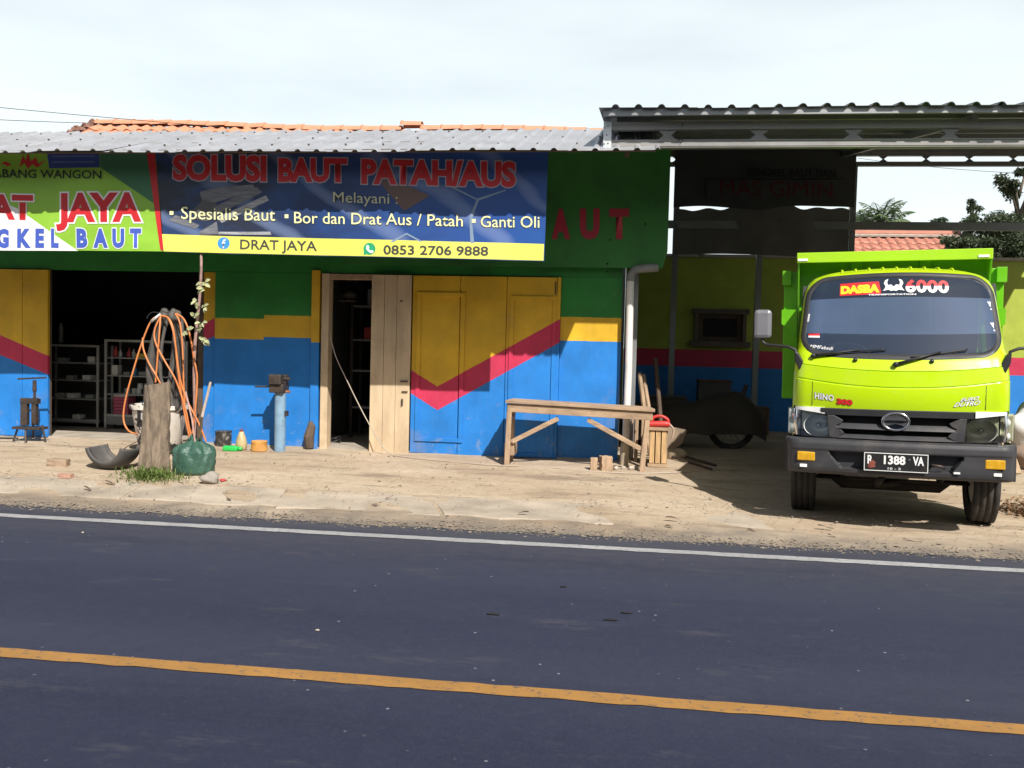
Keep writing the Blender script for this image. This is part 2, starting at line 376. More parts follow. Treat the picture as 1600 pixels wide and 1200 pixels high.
apron = struct(MB().grid(240, 90, apron_pt).build('dirt_forecourt', M_dirt, sm=True))
# concrete kerb slabs, each cast piece on its own
kerb = struct(bpy.data.objects.new('kerb_strip', None)); scene.collection.objects.link(kerb); kerb['label'] = 'broken concrete slabs between the asphalt and the dirt forecourt'
rnd = random.Random(3); x = -9.6
M_slab = pm('worn_slab', (.43,.365,.29), .93, var=.25, scale=2.2, bstr=.6, bscale=50, bdist=.008, dirt=(.20,.165,.13), dscale=1.3, damt=.75)
while x < 8:
    L = rnd.uniform(1.25, 1.5); sk = -.22+rnd.uniform(-.05, .05); a = .012
    n = 9; bot = []; top = []
    ya, yb = 7.22, 7.98
    for k in range(n+1):
        t = k/n; bot.append((x+a+(L-2*a)*t, ya+.035*math.sin(9*t+x*3)+rnd.uniform(-.03, .03)))
        top.append((x+a+sk+(L-2*a)*t, yb+.03*math.sin(7*t+x)+rnd.uniform(-.03, .03)))
    poly = bot+top[::-1]
    z1 = .056+rnd.uniform(-.006, .006); tilt = rnd.uniform(-.006, .006)
    dip = -.03*smooth(.4, 1.3, x+.7)-.016*smooth(-2.2, -.5, x)-rnd.uniform(0, .008)
    vv = [(px_, py_, z1+dip+tilt*(i-n)/n-(.018 if py_ < 7.5 else 0)) for i, (px_, py_) in enumerate(poly)]
    nn = len(vv); vb = [(q[0], q[1], q[2]-.07) for q in vv]
    MB().add(vv+vb, [tuple(range(nn)), tuple(reversed(range(nn, 2*nn)))]+[(i, nn+i, nn+(i+1) % nn, (i+1) % nn) for i in range(nn)]).build('slab', M_slab, kerb, bevel=.008)
    x += L
# loose stones along the verge and where the slabs meet the dirt
M_grav = pm('verge_gravel', (.25,.21,.17), .95, var=.55, scale=40, bstr=.3)
M_pale = pm('pale_pebbles', (.46,.40,.33), .9, var=.4, scale=40, bstr=.3)
def pebbles(name, n, mat, sampler, smin, smax, seed, label):
    rnd = random.Random(seed); mb = MB()
    ico = [(0,0,1),(.89,0,.45),(.28,.85,.45),(-.72,.53,.45),(-.72,-.53,.45),(.28,-.85,.45),(0,0,-.4)]
    fc = [(0,1,2),(0,2,3),(0,3,4),(0,4,5),(0,5,1),(6,2,1),(6,3,2),(6,4,3),(6,5,4),(6,1,5)]
    for _ in range(n):
        x, y = sampler(rnd); s = rnd.uniform(smin, smax)*(1 if rnd.random() < .93 else 1.9); a = rnd.uniform(0, 6.28); h = rnd.uniform(.25, .6)
        z = ground_z(x, y)+(.02 if 7.25 < y < 7.95 else .002)
        mb.add([(x+s*(q[0]*math.cos(a)-q[1]*math.sin(a))*rnd.uniform(.7, 1.3), y+s*(q[0]*math.sin(a)+q[1]*math.cos(a)), z+s*h*q[2]) for q in ico], fc)
    o = mb.build(name, mat); o['kind'] = 'stuff'; o['label'] = label; return o
def samp_verge(r): return r.uniform(-8, 5.5), 6.74+abs(r.gauss(0, .17))+.04*math.sin(r.random()*9)
pebbles('verge_gravel', 5200, M_grav, samp_verge, .004, .012, 1, 'dark loose gravel along the edge of the asphalt')
def samp_mid(r):
    while True:
        x = r.uniform(-6.5, 4.5); y = 8.08+r.gauss(0, .13)+.12*smooth(-3, 0, x)*math.sin(x*2)
        if math.sin(x*2.1+1)+math.sin(x*.9) > -.5: return x, y
pebbles('pale_pebbles', 900, M_pale, samp_mid, .005, .013, 2, 'pale pebbles spilled where the slabs meet the dirt')
pebbles('scattered_grit', 2400, M_grav, lambda r: (r.uniform(-7.5, 5), r.uniform(7.2, 10.2)), .004, .011, 5, 'scattered grit over the forecourt')

# unseen tree belt, added behind the camera to block low sky light
def belt(u, v):
    x = -45+90*u; h = 6.8+.9*math.sin(x*.5)+.6*math.sin(x*1.3+1)+.35*math.sin(x*3.1); a = math.pi*v
    return (x, -8.5-3.0*math.cos(a)+.5*math.sin(x*1.9+v*5)+.3*math.sin(x*4.3+v*9), -.1+h*math.sin(a)*(1+.06*math.sin(x*5+v*11)))
tb = MB().grid(300, 24, belt).build('unseen_tree_screen', pm('screen_foliage', (.045,.065,.03), .8, var=.6, scale=3, bstr=.9, bscale=6, bdist=.2)); tb['kind'] = 'stuff'; tb['label'] = 'unseen belt of trees added behind the camera to block low sky light'

# ------------------------------------------------------------------ the workshop building
bld = thing('workshop_building', (-4, 10.5, .14), 'low green, yellow, red and blue painted bolt workshop with a tin awning', 'building')
WY = 10.4
ZT = 2.25                                         # head of the door openings
XL, XA, XB, XC = -10.2, -7.23, -5.05, -3.70       # door run left, opening, wall
M_wall_mid = zone_paint('paint_bands_wall', [BLUE, YEL, GREEN], [(1.435, 0, 0, .035, -4.42), (1.69, 0, 0, .045, -4.42)])
M_wall_right = zone_paint('paint_bands_right_wall', [BLUE, YEL, GREEN], [(1.515, 0, 0), (1.79, 0, 0)])
p = [W(683, 641, 10.35), W(683, 604, 10.35), W(878, 533, 10.35), W(878, 497, 10.35)]
s1 = (p[2].z-p[0].z)/(p[2].x-p[0].x); s2 = (p[3].z-p[1].z)/(p[3].x-p[1].x)
M_doors = zone_paint('chevron_door_paint', [BLUE, RED, YEL], [(p[0].z, s1, p[0].x), (p[1].z, s2, p[1].x)])
q = [W(0, 555, 10.35), W(0, 524, 10.35), W(76, 586, 10.35), W(76, 557, 10.35)]
sl1 = (q[0].z-q[2].z)/(q[2].x-q[0].x); sl2 = (q[1].z-q[3].z)/(q[3].x-q[1].x)
M_ldoors = zone_paint('sloping_band_door_paint', [BLUE, RED, YEL], [(q[2].z, sl1, q[2].x), (q[3].z, sl2, q[3].x)])
M_strip = zone_paint('folded_leaf_paint', [BLUE, RED, YEL], [(1.40, .5, -5.2), (1.62, .5, -5.2)])
M_green = pm('green_wall_paint', GREEN, .6, var=.15, scale=3, bstr=.2, dirt=(.02,.06,.02), damt=.5)
part = lambda mb, name, mat, **k: mb.build(name, mat, bld, **k)
part(MB().box(XB, XC-.11, WY, WY+.14, .10, ZT), 'wall', M_wall_mid)
part(MB().box(-.82, -.12, WY, WY+.14, .10, ZT), 'wall', M_wall_right)
part(MB().box(XL, -.12, WY+.003, WY+.14, ZT+.002, 3.80), 'wall_header', M_green)
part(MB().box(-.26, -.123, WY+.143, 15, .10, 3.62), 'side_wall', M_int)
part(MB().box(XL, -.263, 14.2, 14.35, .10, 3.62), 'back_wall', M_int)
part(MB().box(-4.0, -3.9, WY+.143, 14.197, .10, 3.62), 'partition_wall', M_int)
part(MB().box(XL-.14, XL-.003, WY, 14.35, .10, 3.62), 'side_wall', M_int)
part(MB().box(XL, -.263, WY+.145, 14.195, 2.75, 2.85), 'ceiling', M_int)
part(MB().box(XL, -.27, WY-.02, 14.19, .06, .155), 'floor', M_concrete)
# yellow upright trim and unpainted door post
zt = W(497, 422, 10.37).z
M_trim = zone_paint('upright_trim_paint', [BLUE, YEL], [(1.42, 0, 0)])
part(MB().box(-3.815, -3.715, WY-.035, WY+.10, .12, zt), 'door_trim', M_trim, bevel=.004)
M_beige = pm('bare_beige_plywood', (.56,.43,.285), .75, var=.2, scale=4, bstr=.3, bscale=18, bdist=.004, dirt=(.33,.24,.16), dscale=2.2, damt=.65, stretch=(2.2, 1, .35))
part(MB().box(-3.69, -3.60, WY-.03, WY+.12, .12, ZT-.002), 'door_post', M_beige, bevel=.004)
part(MB().box(-3.66, -2.59, WY-.02, WY+.08, ZT-.07, ZT-.004), 'door_head', M_wood, bevel=.004)
part(MB().tube([(-3.80, WY-.06, .15), (-3.81, WY-.07, .28), (-3.785, WY-.05, .41), (-3.80, WY-.05, .47)], [.05, .065, .05, .02], 9), 'rotten_board', M_wood_dark)
# bare inner leaf of the folding door, three boards
leaf = part(MB().box(-3.055, -2.585, WY-.05, WY-.02, .125, ZT-.015), 'bare_door_leaf', M_wood)
for x0, x1 in ((-3.06, -2.905), (-2.901, -2.755), (-2.751, -2.58)):
    MB().box(x0, x1, WY-.075, WY-.052, .11+.01*(x0 < -3), ZT-.012).build('board', M_beige, leaf, bevel=.003)
MB().box(-2.69, -2.60, WY-.095, WY-.077, .98, .995).build('latch', M_iron, leaf)
MB().box(-2.67, -2.60, WY-.092, WY-.077, .86, .872).build('latch', M_iron, leaf)
MB().box(-2.672, -2.655, WY-.094, WY-.077, .70, .78).build('latch', M_iron, leaf)
MB().lathe([(.012, 0), (.012, .008)], (-2.70, WY-.082, 1.93), 8, axis='y').build('knob', M_iron, leaf)
# painted folding door panels on the right
pan = part(MB().box(-2.575, -.865, WY+.012, WY+.05, .13, ZT-.003), 'folding_door', M_wood_dark)
pan['label'] = 'folding door painted yellow over blue with a red chevron'
for x0, x1 in ((-2.572, -2.004), (-1.998, -1.454), (-1.448, -.868)):
    MB().box(x0, x1, WY-.035, WY+.01, .145+random.uniform(-.01, .01), ZT-.01).build('door_panel', M_doors, pan, bevel=.004)
part(MB().box(-.862, -.823, WY-.04, WY+.10, .12, ZT-.005), 'door_post', M_doors, bevel=.004)
def hatch(px0, px1, py0, py1):
    a, b = W(px0, py0, WY-.05), W(px1, py1, WY-.05); w = .05
    fr = MB()
    fr.box(a.x, b.x, WY-.052, WY-.037, a.z-w, a.z); fr.box(a.x, b.x, WY-.052, WY-.037, b.z, b.z+w)
    fr.box(a.x, a.x+w, WY-.051, WY-.036, b.z+w, a.z-w); fr.box(b.x-w, b.x, WY-.051, WY-.036, b.z+w, a.z-w)
    fr.build('wicket_frame', M_doors, pan, bevel=.003)
hatch(652, 722, 456, 692); hatch(797, 864, 462, 716)
for px_, py0, py1 in ((868.5, 440, 460), (864.5, 560, 575)):
    a = W(px_, py0, WY-.045); b = W(px_, py1, WY-.045); MB().box(a.x-.006, a.x+.006, WY-.05, WY-.04, b.z, a.z).build('hinge', M_iron, pan)
# left folding door
pan2 = part(MB().box(XL, XA-.01, WY+.012, WY+.05, .13, ZT-.003), 'folding_door', M_wood_dark)
pan2['label'] = 'folding door painted yellow over blue with a falling red band'
x = XL
for x1 in (-9.4, -8.8, -8.2, -7.585, -7.235):
    MB().box(x+.003, x1-.003, WY-.035, WY+.01, .145, ZT-.01).build('door_panel', M_ldoors, pan2, bevel=.004); x = x1
part(MB().box(-5.21, -5.055, WY+.03, WY+.07, .13, ZT-.004), 'folded_leaf', M_strip, bevel=.004)
part(MB().box(-5.30, -5.215, WY+.06, WY+.10, .13, ZT-.004), 'folded_leaf', M_wood_dark, bevel=.004)
# green sheet with BAUT on it, past the corner of the wall
sx1 = W(1046, 300, 10.3).x; zb = W(1000, 419, 10.3).z; ztp = 3.74
sheet = part(MB().prism([(-3.4, zb), (sx1-.05, zb), (sx1, zb+.19), (sx1, ztp), (-3.4, ztp)], 10.28, 10.31), 'sign_sheet', pm('green_sheet', (.03,.175,.03), .55, var=.12, scale=1.5, bstr=.1, dirt=(.015,.04,.02), dscale=1.2, damt=.6))
M_letter = flat('letter_red', (.36,.02,.045))
for ch, xa, xb in (('B', 805, 838), ('A', 862, 891), ('U', 906, 937), ('T', 952, 983)):
    text_mesh('letter', ch, M_letter, sheet, W(xa, 370, 10.28), W(xb, 370, 10.28), W(xa, 326, 10.28), bold=.065, push=.004)
for px_, py_ in ((949, 412), (949, 424), (953, 375), (1008, 350)):
    a = W(px_, py_, 10.28); MB().lathe([(.012, 0), (.01, -.006)], (a.x, 10.279, a.z), 8, axis='y').build('rivet', M_void, sheet)
# downpipe
M_pvc = pm('white_pvc', (.72,.70,.68), .45, var=.08, bstr=.03, dirt=(.45,.40,.35), damt=.4)
pa = W(985, 438, 10.25); pb = W(976, 735, 10.25)
pipe = part(MB().tube([(pa.x, 10.25, pa.z), ((pa.x+pb.x)/2+.01, 10.255, 1.2), (pb.x, 10.25, .13)], .042, 14), 'downpipe', M_pvc, auto=40)
MB().tube([(pa.x, 10.25, pa.z-.01), (pa.x+.005, 10.25, pa.z+.06), (pa.x+.05, 10.25, pa.z+.12), (pa.x+.14, 10.25, pa.z+.135), (pa.x+.30, 10.28, pa.z+.15)], .048, 14).build('pipe_elbow', pm('grey_pvc', (.22,.22,.22), .5, var=.2, dirt=(.5,.48,.45), damt=.4), pipe, auto=40)
# tin awning: ribbed sheets on timber
EY, EZ = 8.62, W(430, 236, 8.62).z
AY, AZ = 10.75, EZ+.70
def ribbed(x0, x1, pitch, y0, z0, y1, z1, th, jag, seed, rib=.022, rw=.028):
    rnd = random.Random(seed); mb = MB(); xs = []
    k = math.floor(x0/pitch)-1
    x = k*pitch
    while x < x1+pitch:
        for dx, dz in ((-.5*pitch, 0), (-rw*1.15, 0), (-rw*.62, rib*.8), (-rw*.2, rib), (rw*.2, rib), (rw*.62, rib*.8), (rw*1.15, 0)):
            if x0-1e-6 <= x+dx <= x1+1e-6: xs.append((x+dx, dz))
        x += pitch
    xs = [(x0, 0)]+[q for q in xs if x0+.004 < q[0] < x1-.004]+[(x1, 0)]
    n = len(xs); rows = 7
    for s_ in (0, 1):
        for j in range(rows):
            t = j/(rows-1)
            for i, (x, dz) in enumerate(xs):
                sag = .006*math.sin(x*1.7+seed)*(1-t)
                mb.v.append((x, y0+(y1-y0)*t+(jag*math.sin(seed*2.1) if j == 0 else 0), z0+(z1-z0)*t+dz+sag-th*s_))
    for s_ in (0, 1):
        for j in range(rows-1):
            for i in range(n-1):
                a = s_*n*rows+j*n+i; mb.f.append((a, a+1, a+n+1, a+n) if s_ == 0 else (a, a+n, a+n+1, a+1)); mb.mi.append(0)
    o_ = n*rows
    for i in range(n-1):
        mb.f.append((i, o_+i, o_+i+1, i+1)); a = (rows-1)*n+i; mb.f.append((a, a+1, o_+a+1, o_+a)); mb.mi += [0, 0]
    for j in range(rows-1):
        mb.f.append((j*n, (j+1)*n, o_+(j+1)*n, o_+j*n)); a = j*n+n-1; mb.f.append((a, o_+a, o_+a+n, a+n)); mb.mi += [0, 0]
    return mb
awn = MB(); 
for y_ in (8.80, 9.5, 10.3):
    t = (y_-EY)/(AY-EY); awn.box(XL, .18, y_-.025, y_+.025, EZ+(AZ-EZ)*t-(.034 if y_ < 9 else .07), EZ+(AZ-EZ)*t-.008)
xx = XL+.2
while xx < .2:
    awn.bar((xx, 9.2, EZ+(AZ-EZ)*(9.2-EY)/(AY-EY)-.11), (xx, 10.42, EZ+(AZ-EZ)*(10.42-EY)/(AY-EY)-.11), .05, .06); xx += 1.1
awning = part(awn, 'awning_frame', M_wood_dark)
x = XL; k = 0
edges = [XL, -9.4, -8.6, -7.8, -7.0, -6.2, -5.4, -4.62, -3.82, -3.02, -2.22, -1.42, -.62, .215]
for x0, x1 in zip(edges, edges[1:]):
    dz = random.uniform(-.0015, .0015); dy = random.uniform(-.02, .02)
    sh = ribbed(x0-.03, x1, .197, EY+dy, EZ+dz+(.003 if k % 2 else 0), AY, AZ+dz+(.003 if k % 2 else 0), .0025, .0, k).build('roof_sheet', M_tin, awning)
    sc = MB()
    for y_ in (8.95, 9.6, 10.3):
        t = (y_-EY)/(AY-EY)
        for i in range(int(x0/.197)-1, int(x1/.197)+2):
            xr = i*.197
            if x0 < xr < x1 and (i+int(y_*10)) % 2 == 0: sc.box(xr-.008, xr+.008, y_-.008, y_+.008, EZ+(AZ-EZ)*t+.02, EZ+(AZ-EZ)*t+.036)
    if sc.v: sc.build('screws', M_iron, sh.parent)['kind'] = 'stuff'
    k += 1

# ------------------------------------------------------------------ tiled house roof rising behind the tin
RY = 13.0; ra = W(152, 192, RY); rb = W(955, 207, RY)
house = thing('tiled_house', (-3, 13, .14), 'older house roofed with orange clay tiles behind the tin awning', 'house')
rs = math.tan(R(30)); yd = 2.0
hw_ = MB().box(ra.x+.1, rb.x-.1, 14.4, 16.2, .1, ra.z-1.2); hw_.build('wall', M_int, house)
roof_o = MB().prism([(0, 0)], 0, 0) if False else None
def roofz(x, y): return ra.z+(rb.z-ra.z)*(x-ra.x)/(rb.x-ra.x)-.05-(RY-y)*rs
rb_mb = MB().add([(ra.x, RY, roofz(ra.x, RY)-.03), (rb.x, RY, roofz(rb.x, RY)-.03), (rb.x, RY-yd, roofz(rb.x, RY-yd)-.03), (ra.x, RY-yd, roofz(ra.x, RY-yd)-.03),
     (ra.x, RY+3, roofz(ra.x, RY)-.03-3*rs), (rb.x, RY+3, roofz(rb.x, RY)-.03-3*rs)], [(0,1,2,3),(1,0,4,5)])
troof = rb_mb.build('roof', M_wood_dark, house)
# one clay tile: shallow S-curve, shared mesh
def tile_mesh(w, l):
    mb = MB(); prof = [(0, .012), (.18, .035), (.36, .03), (.55, .004), (.8, 0), (1.0, .008)]
    for th in (0, .012):
        for t in (0, 1):
            for a, h in prof: mb.v.append((a*w*1.06-.53*w, -l/2+l*t*1.08, h-th+(.02 if t == 0 else 0)))
    n = len(prof)
    for i in range(n-1):
        mb.f += [(i, i+1, n+i+1, n+i), (2*n+i, 3*n+i, 3*n+i+1, 2*n+i+1), (i, 2*n+i, 2*n+i+1, i+1)]; mb.mi += [0]*3
    return mb
TW, TL = .20, .27
t0 = tile_mesh(TW, TL).build('roof_tile', M_tile, troof, local=True)
tilt = math.atan(rs); first = True
nt_ = int((rb.x-ra.x)/TW)
off = root_loc(troof)
for row in range(3):
    for i in range(nt_):
        o = t0 if first else t0.copy()
        if not first: scene.collection.objects.link(o)
        first = False
        x = ra.x+.12+TW*i+random.uniform(-.012, .012); y = RY-.16-row*TL*.92*math.cos(tilt)
        o.parent = troof; o.location = Vector((x, y, roofz(x, y)+.012+random.uniform(-.004, .008)))-off
        o.rotation_euler = (tilt+random.uniform(-.03, .03), random.uniform(-.04, .04), random.uniform(-.04, .04))
rt0 = None; L = .31; i = 0; x = ra.x
while x < rb.x:
    if rt0 is None:
        mb = MB(); n = 8
        for xx, rr in ((-.5*L, .088), (-.44*L, .098), (-.40*L, .082), (.52*L, .075)):
            for k in range(n+1):
                a = math.pi*k/n; mb.v.append((xx, -rr*math.cos(a)*1.1, rr*math.sin(a)))
        for j in range(3):
            for k in range(n): mb.f.append((j*(n+1)+k, j*(n+1)+k+1, (j+1)*(n+1)+k+1, (j+1)*(n+1)+k)); mb.mi.append(0)
        rt0 = o = mb.build('ridge_tile', M_tile, troof, local=True, auto=50)
    else: o = rt0.copy(); scene.collection.objects.link(o)
    sag = .03*math.sin((x-ra.x)*1.3)-.02*math.sin((x-ra.x)*.6)
    o.parent = troof; o.location = Vector((x+L/2, RY, roofz(x, RY)+.02+sag*.6+(.06 if i == 16 else 0)))-off; o.rotation_euler = (random.uniform(-.05, .05), random.uniform(-.05, .03)-.01, random.uniform(-.05, .05))
    x += L*.97; i += 1
mo = MB()
for k in range(9): mo.blob((ra.x-.04-.02*k, RY-.06-.12*k, roofz(ra.x, RY-.12*k)+.0), (.07, .09, .07), k, 8, 6, .4)
mo.build('gable_mortar', pm('stained_mortar', (.22,.12,.09), .95, var=.6, scale=18, bstr=.5), troof)
# ------------------------------------------------------------------ steel canopy over the truck bay
can = thing('steel_canopy', (3, 11, .14), 'dark tin canopy on perforated steel trusses over the truck bay', 'canopy')
CY, CZ = 8.67, W(1270, 166, 8.67).z
BY = 14.6; CS = (W(1450, 238, 14.4).z+.06-CZ)/(14.4-CY); BZ = CZ+CS*(BY-CY)
cz = lambda y: CZ+CS*(y-CY)
cx0 = W(939, 166, 8.67).x; cx1 = 6.9
# sheets
n = 8; pit = .216
roofp = MB()
for y_ in (8.74, 9.25, 10.1, 10.95, 11.8, 12.65, 13.5, 14.35):
    roofp.box(cx0+.02, cx1-.02, y_-.02, y_+.02, cz(y_)-.066, cz(y_)-.006)
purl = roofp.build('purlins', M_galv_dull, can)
for k in range(n):
    x0 = cx0+(cx1-cx0)*k/n; x1 = cx0+(cx1-cx0)*(k+1)/n
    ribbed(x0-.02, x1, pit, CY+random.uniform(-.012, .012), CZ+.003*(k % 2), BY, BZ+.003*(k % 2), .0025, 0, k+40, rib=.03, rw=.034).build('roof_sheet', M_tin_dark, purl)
M_truss = pm('truss_steel', (.27,.265,.26), .5, .3, var=.12, scale=3, bstr=.05, dirt=(.2,.18,.16), damt=.4)
def truss_x(y, zt_, zb_, x0, x1, per, ph, name, th=.04, mat=None):
    """box truss along X: two channels and a web plate with long hexagonal openings"""
    h = zt_-zb_; c = h*.30; mb = MB()
    mb.box(x0, x1, y-th, y+th, zt_-c, zt_); mb.box(x0, x1, y-th, y+th, zb_, zb_+c)
    mb.box(x0, x1, y-th-.008, y-th, zt_-.014, zt_-.002); mb.box(x0, x1, y-th-.008, y-th, zb_+c-.012, zb_+c-.001)
    mb.box(x0, x1, y-th-.006, y-th, zb_+.012, zb_+.02)
    zm = (zt_+zb_)/2; a, b = zb_+c, zt_-c; tip = .06; gap = per*.22
    x = x0+ph-per
    while x < x1+per:
        pts = [(x+tip, b), (x+gap-0+tip*0+tip, b), (x+gap, zm), (x+gap+tip, a), (x+tip-tip*2+tip, a), (x+tip*2, zm)]
        pts = [(x, b), (x+gap, b), (x+gap-tip, zm), (x+gap, a), (x, a), (x+tip, zm)]
        pts = [(min(max(q[0], x0), x1), q[1]) for q in pts]
        if max(q[0] for q in pts)-min(q[0] for q in pts) > .05: mb.prism(pts, y-.012, y+.012)
        x += per
    return mb.build(name, mat or M_truss, can)
f0, f1 = W(1270, 190, 8.95), W(1270, 231, 8.95)
tr1 = truss_x(8.95, f0.z, f1.z, W(944, 200, 8.95).x, cx1-.05, .87, .42+.10, 'fascia_truss')
xe = W(944, 200, 8.95).x
MB().box(xe-.004, xe+.075, 8.895, 8.91, f1.z-.003, f0.z+.003).build('end_plate', M_galv, tr1, bevel=.002)
for px_, py_ in ((944, 200), (944, 225), (950, 197), (950, 224), (1066, 194), (1066, 197), (1066, 219), (1061, 219), (1064, 223), (948, 211)):
    a = W(px_, py_, 8.9); MB().lathe([(.007, 0), (.005, -.006)], (a.x, 8.893, a.z), 6, axis='y').build('screw', M_void, tr1)
r0_, r1_ = W(1450, 237, 14.4), W(1450, 260, 14.4)
truss_x(14.4, r0_.z, r1_.z, .35, cx1-.05, .62, .2, 'rear_truss', .035, M_galv_dull)
g0, g1 = W(1450, 234, 11.6), W(1450, 244, 11.6)
sid = MB()
for x_ in (cx0+.12, 3.1, 6.75):
    sid.bar((x_, 8.9, cz(8.9)-.1), (x_, 14.4, cz(14.4)-.1), .06, .07)
    sid.build('rafter', M_galv_dull, can); sid = MB()
pz = lambda x_, y_, z1, w=.09: MB().box(x_-w/2, x_+w/2, y_-w/2, y_+w/2, .10, z1)
pl_, pm2, pr_ = W(1058, 300, 14.4).x, W(1190, 300, 14.4).x, W(1333, 300, 14.4).x
for x_, y_, z1 in ((pl_, 14.4, r1_.z), (pm2, 14.4, r1_.z), (pr_, 14.4, r1_.z), (6.8, 14.4, r1_.z), (6.8, 9.0, f1.z), (.02, 10.6, cz(10.6)-.1)):
    pz(x_, y_, z1).build('post', M_galv_dull, can)
bz = W(1450, 354, 14.3).z
MB().box(.3, 6.6, 14.28, 14.34, bz-.055, bz+.065).build('cross_beam', M_galv_dull, can)
for a, b in (((pl_, 14.33, bz-.05), (pl_+.42, 14.33, bz-.5)), ((pr_, 14.33, bz-.12), (pr_-.4, 14.33, bz-.5))):
    MB().bar(a, b, .05, .05).build('brace', M_galv_dull, can)

# ------------------------------------------------------------------ wall at the back of the bay
LIME = (.38,.46,.055)
M_bay = zone_paint('bay_wall_paint', [BLUE, RED, LIME], [(1.17, 0, 0), (1.45, 0, 0)], wear=.2)
bw = thing('bay_wall', (3, 15, .14), 'lime green wall with red stripe and blue base behind the truck', 'wall')
wtop = W(1585, 408, 15).z
wx0, wx1 = W(1085, 500, 15).x, W(1166, 500, 15).x; wz0, wz1 = W(1120, 538, 15).z, W(1120, 486, 15).z
mb = MB(); mb.box(-.12, wx0+.06, 15, 15.15, .1, wtop); mb.box(wx1-.06, 12, 15, 15.15, .1, wtop); mb.box(wx0+.06, wx1-.06, 15, 15.15, .1, wz0+.05); mb.box(wx0+.06, wx1-.06, 15, 15.15, wz1-.05, wtop)
mb.build('wall', M_bay, bw)
fr = MB().box(wx0-.04, wx1+.04, 14.9, 15.002, wz1-.05, wz1+.03); fr.box(wx0-.07, wx1+.07, 14.86, 15.002, wz0-.04, wz0+.05)
fr.box(wx0, wx0+.06, 14.92, 15.003, wz0+.05, wz1-.05); fr.box(wx1-.06, wx1, 14.92, 15.003, wz0+.05, wz1-.05)
win = fr.build('window_frame', pm('dull_window_wood', (.14,.11,.09), .8, var=.3), bw, bevel=.005)
MB().box(wx0+.14, wx1-.14, 14.98, 15.0, wz0+.12, wz1-.12).build('pane', M_void, win)
mb = MB(); mb.box(wx0+.061, wx0+.14, 14.97, 15.01, wz0+.051, wz1-.051); mb.box(wx1-.14, wx1-.061, 14.97, 15.01, wz0+.051, wz1-.051); mb.box(wx0+.14, wx1-.14, 14.97, 15.01, wz1-.12, wz1-.051); mb.box(wx0+.14, wx1-.14, 14.97, 15.01, wz0+.051, wz0+.12)
mb.build('sash', M_wood_dark, win)
MB().box(8.0, 8.15, 9.6, 14.998, .1, wtop).build('side_wall', M_bay, bw)  # unseen return wall, added to keep sky light out of the bay
MB().box(-.2, 12.05, 14.97, 15.18, wtop+.002, wtop+.05).build('coping', M_mortar, bw)
# old banner and tarp hung across the back of the canopy
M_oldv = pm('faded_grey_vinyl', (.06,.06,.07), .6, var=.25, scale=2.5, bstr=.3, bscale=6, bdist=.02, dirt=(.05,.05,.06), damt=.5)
M_tarp = pm('pale_grey_tarpaulin', (.15,.145,.14), .7, var=.2, scale=2, bstr=.5, bscale=5, bdist=.03, dirt=(.10,.09,.09), damt=.5)
oy = 14.22
def sheetmesh(xl, xr, topf, botf, y, nx=50, nz=14, amp=.02):
    mb = MB()
    def fn(u, v):
        x = xl+(xr-xl)*u; z = botf(u)+(topf(u)-botf(u))*v
        return (x, y+amp*math.sin(x*3.1+z*1.3)*math.sin(z*2+1)+amp*.5*math.sin(x*9+z*4), z)
    mb.grid(nx, nz, fn); return mb
xa, xb = W(1053, 300, oy).x, W(1336, 300, oy).x
zt2, zm2, zb2 = W(1200, 236, oy).z, W(1200, 326, oy).z, W(1200, 399, oy).z
ob = thing('old_banner', (xa, oy, zm2), 'old grey banner with dim red lettering hung at the back of the bay', 'banner')
def obot(u): return zm2+.03*math.sin(u*9)+.05*(u-.5)**2+.05*smooth(.45, .62, u)*(1-smooth(.62, .9, u))
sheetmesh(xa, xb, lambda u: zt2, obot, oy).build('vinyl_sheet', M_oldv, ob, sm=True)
def panel(px0, py0, px1, py1, name, mat, par, y):
    a, b = W(px0, py0, y), W(px1, py1, y); MB().prism([(a.x, b.z), (b.x, b.z), (b.x, a.z), (a.x, a.z)], y-.002, y).build(name, mat, par)
panel(1105, 281, 1322, 314, 'printed_strip', pm('old_print_strip', (.055,.055,.065), .6, var=.3), ob, oy-.034)
text_mesh('lettering', 'BENGKEL BAUT DAN', flat('old_black', (.012,.012,.015)), ob, W(1168, 276, oy), W(1305, 278, oy), W(1168, 264, oy), bold=.02, push=.04)
text_mesh('lettering', 'MAS GIMIN', flat('old_red', (.10,.012,.018)), ob, W(1124, 305, oy), W(1300, 309, oy), W(1124, 282, oy), bold=0, push=.04)
tp = thing('torn_tarpaulin', (xa, oy, zb2), 'torn pale tarpaulin hanging below the old banner at the back of the bay', 'tarpaulin')
def ttop(u): return zm2+.045-.05*max(0, math.sin(u*7+.4))-.035*max(0, math.sin(u*17+1))+.02*math.sin(u*41)
sheetmesh(xa+.04, xb-.05, ttop, lambda u: zb2+.02*math.sin(u*5), oy+.05, amp=.025).build('tarp_sheet', M_tarp, tp, sm=True)

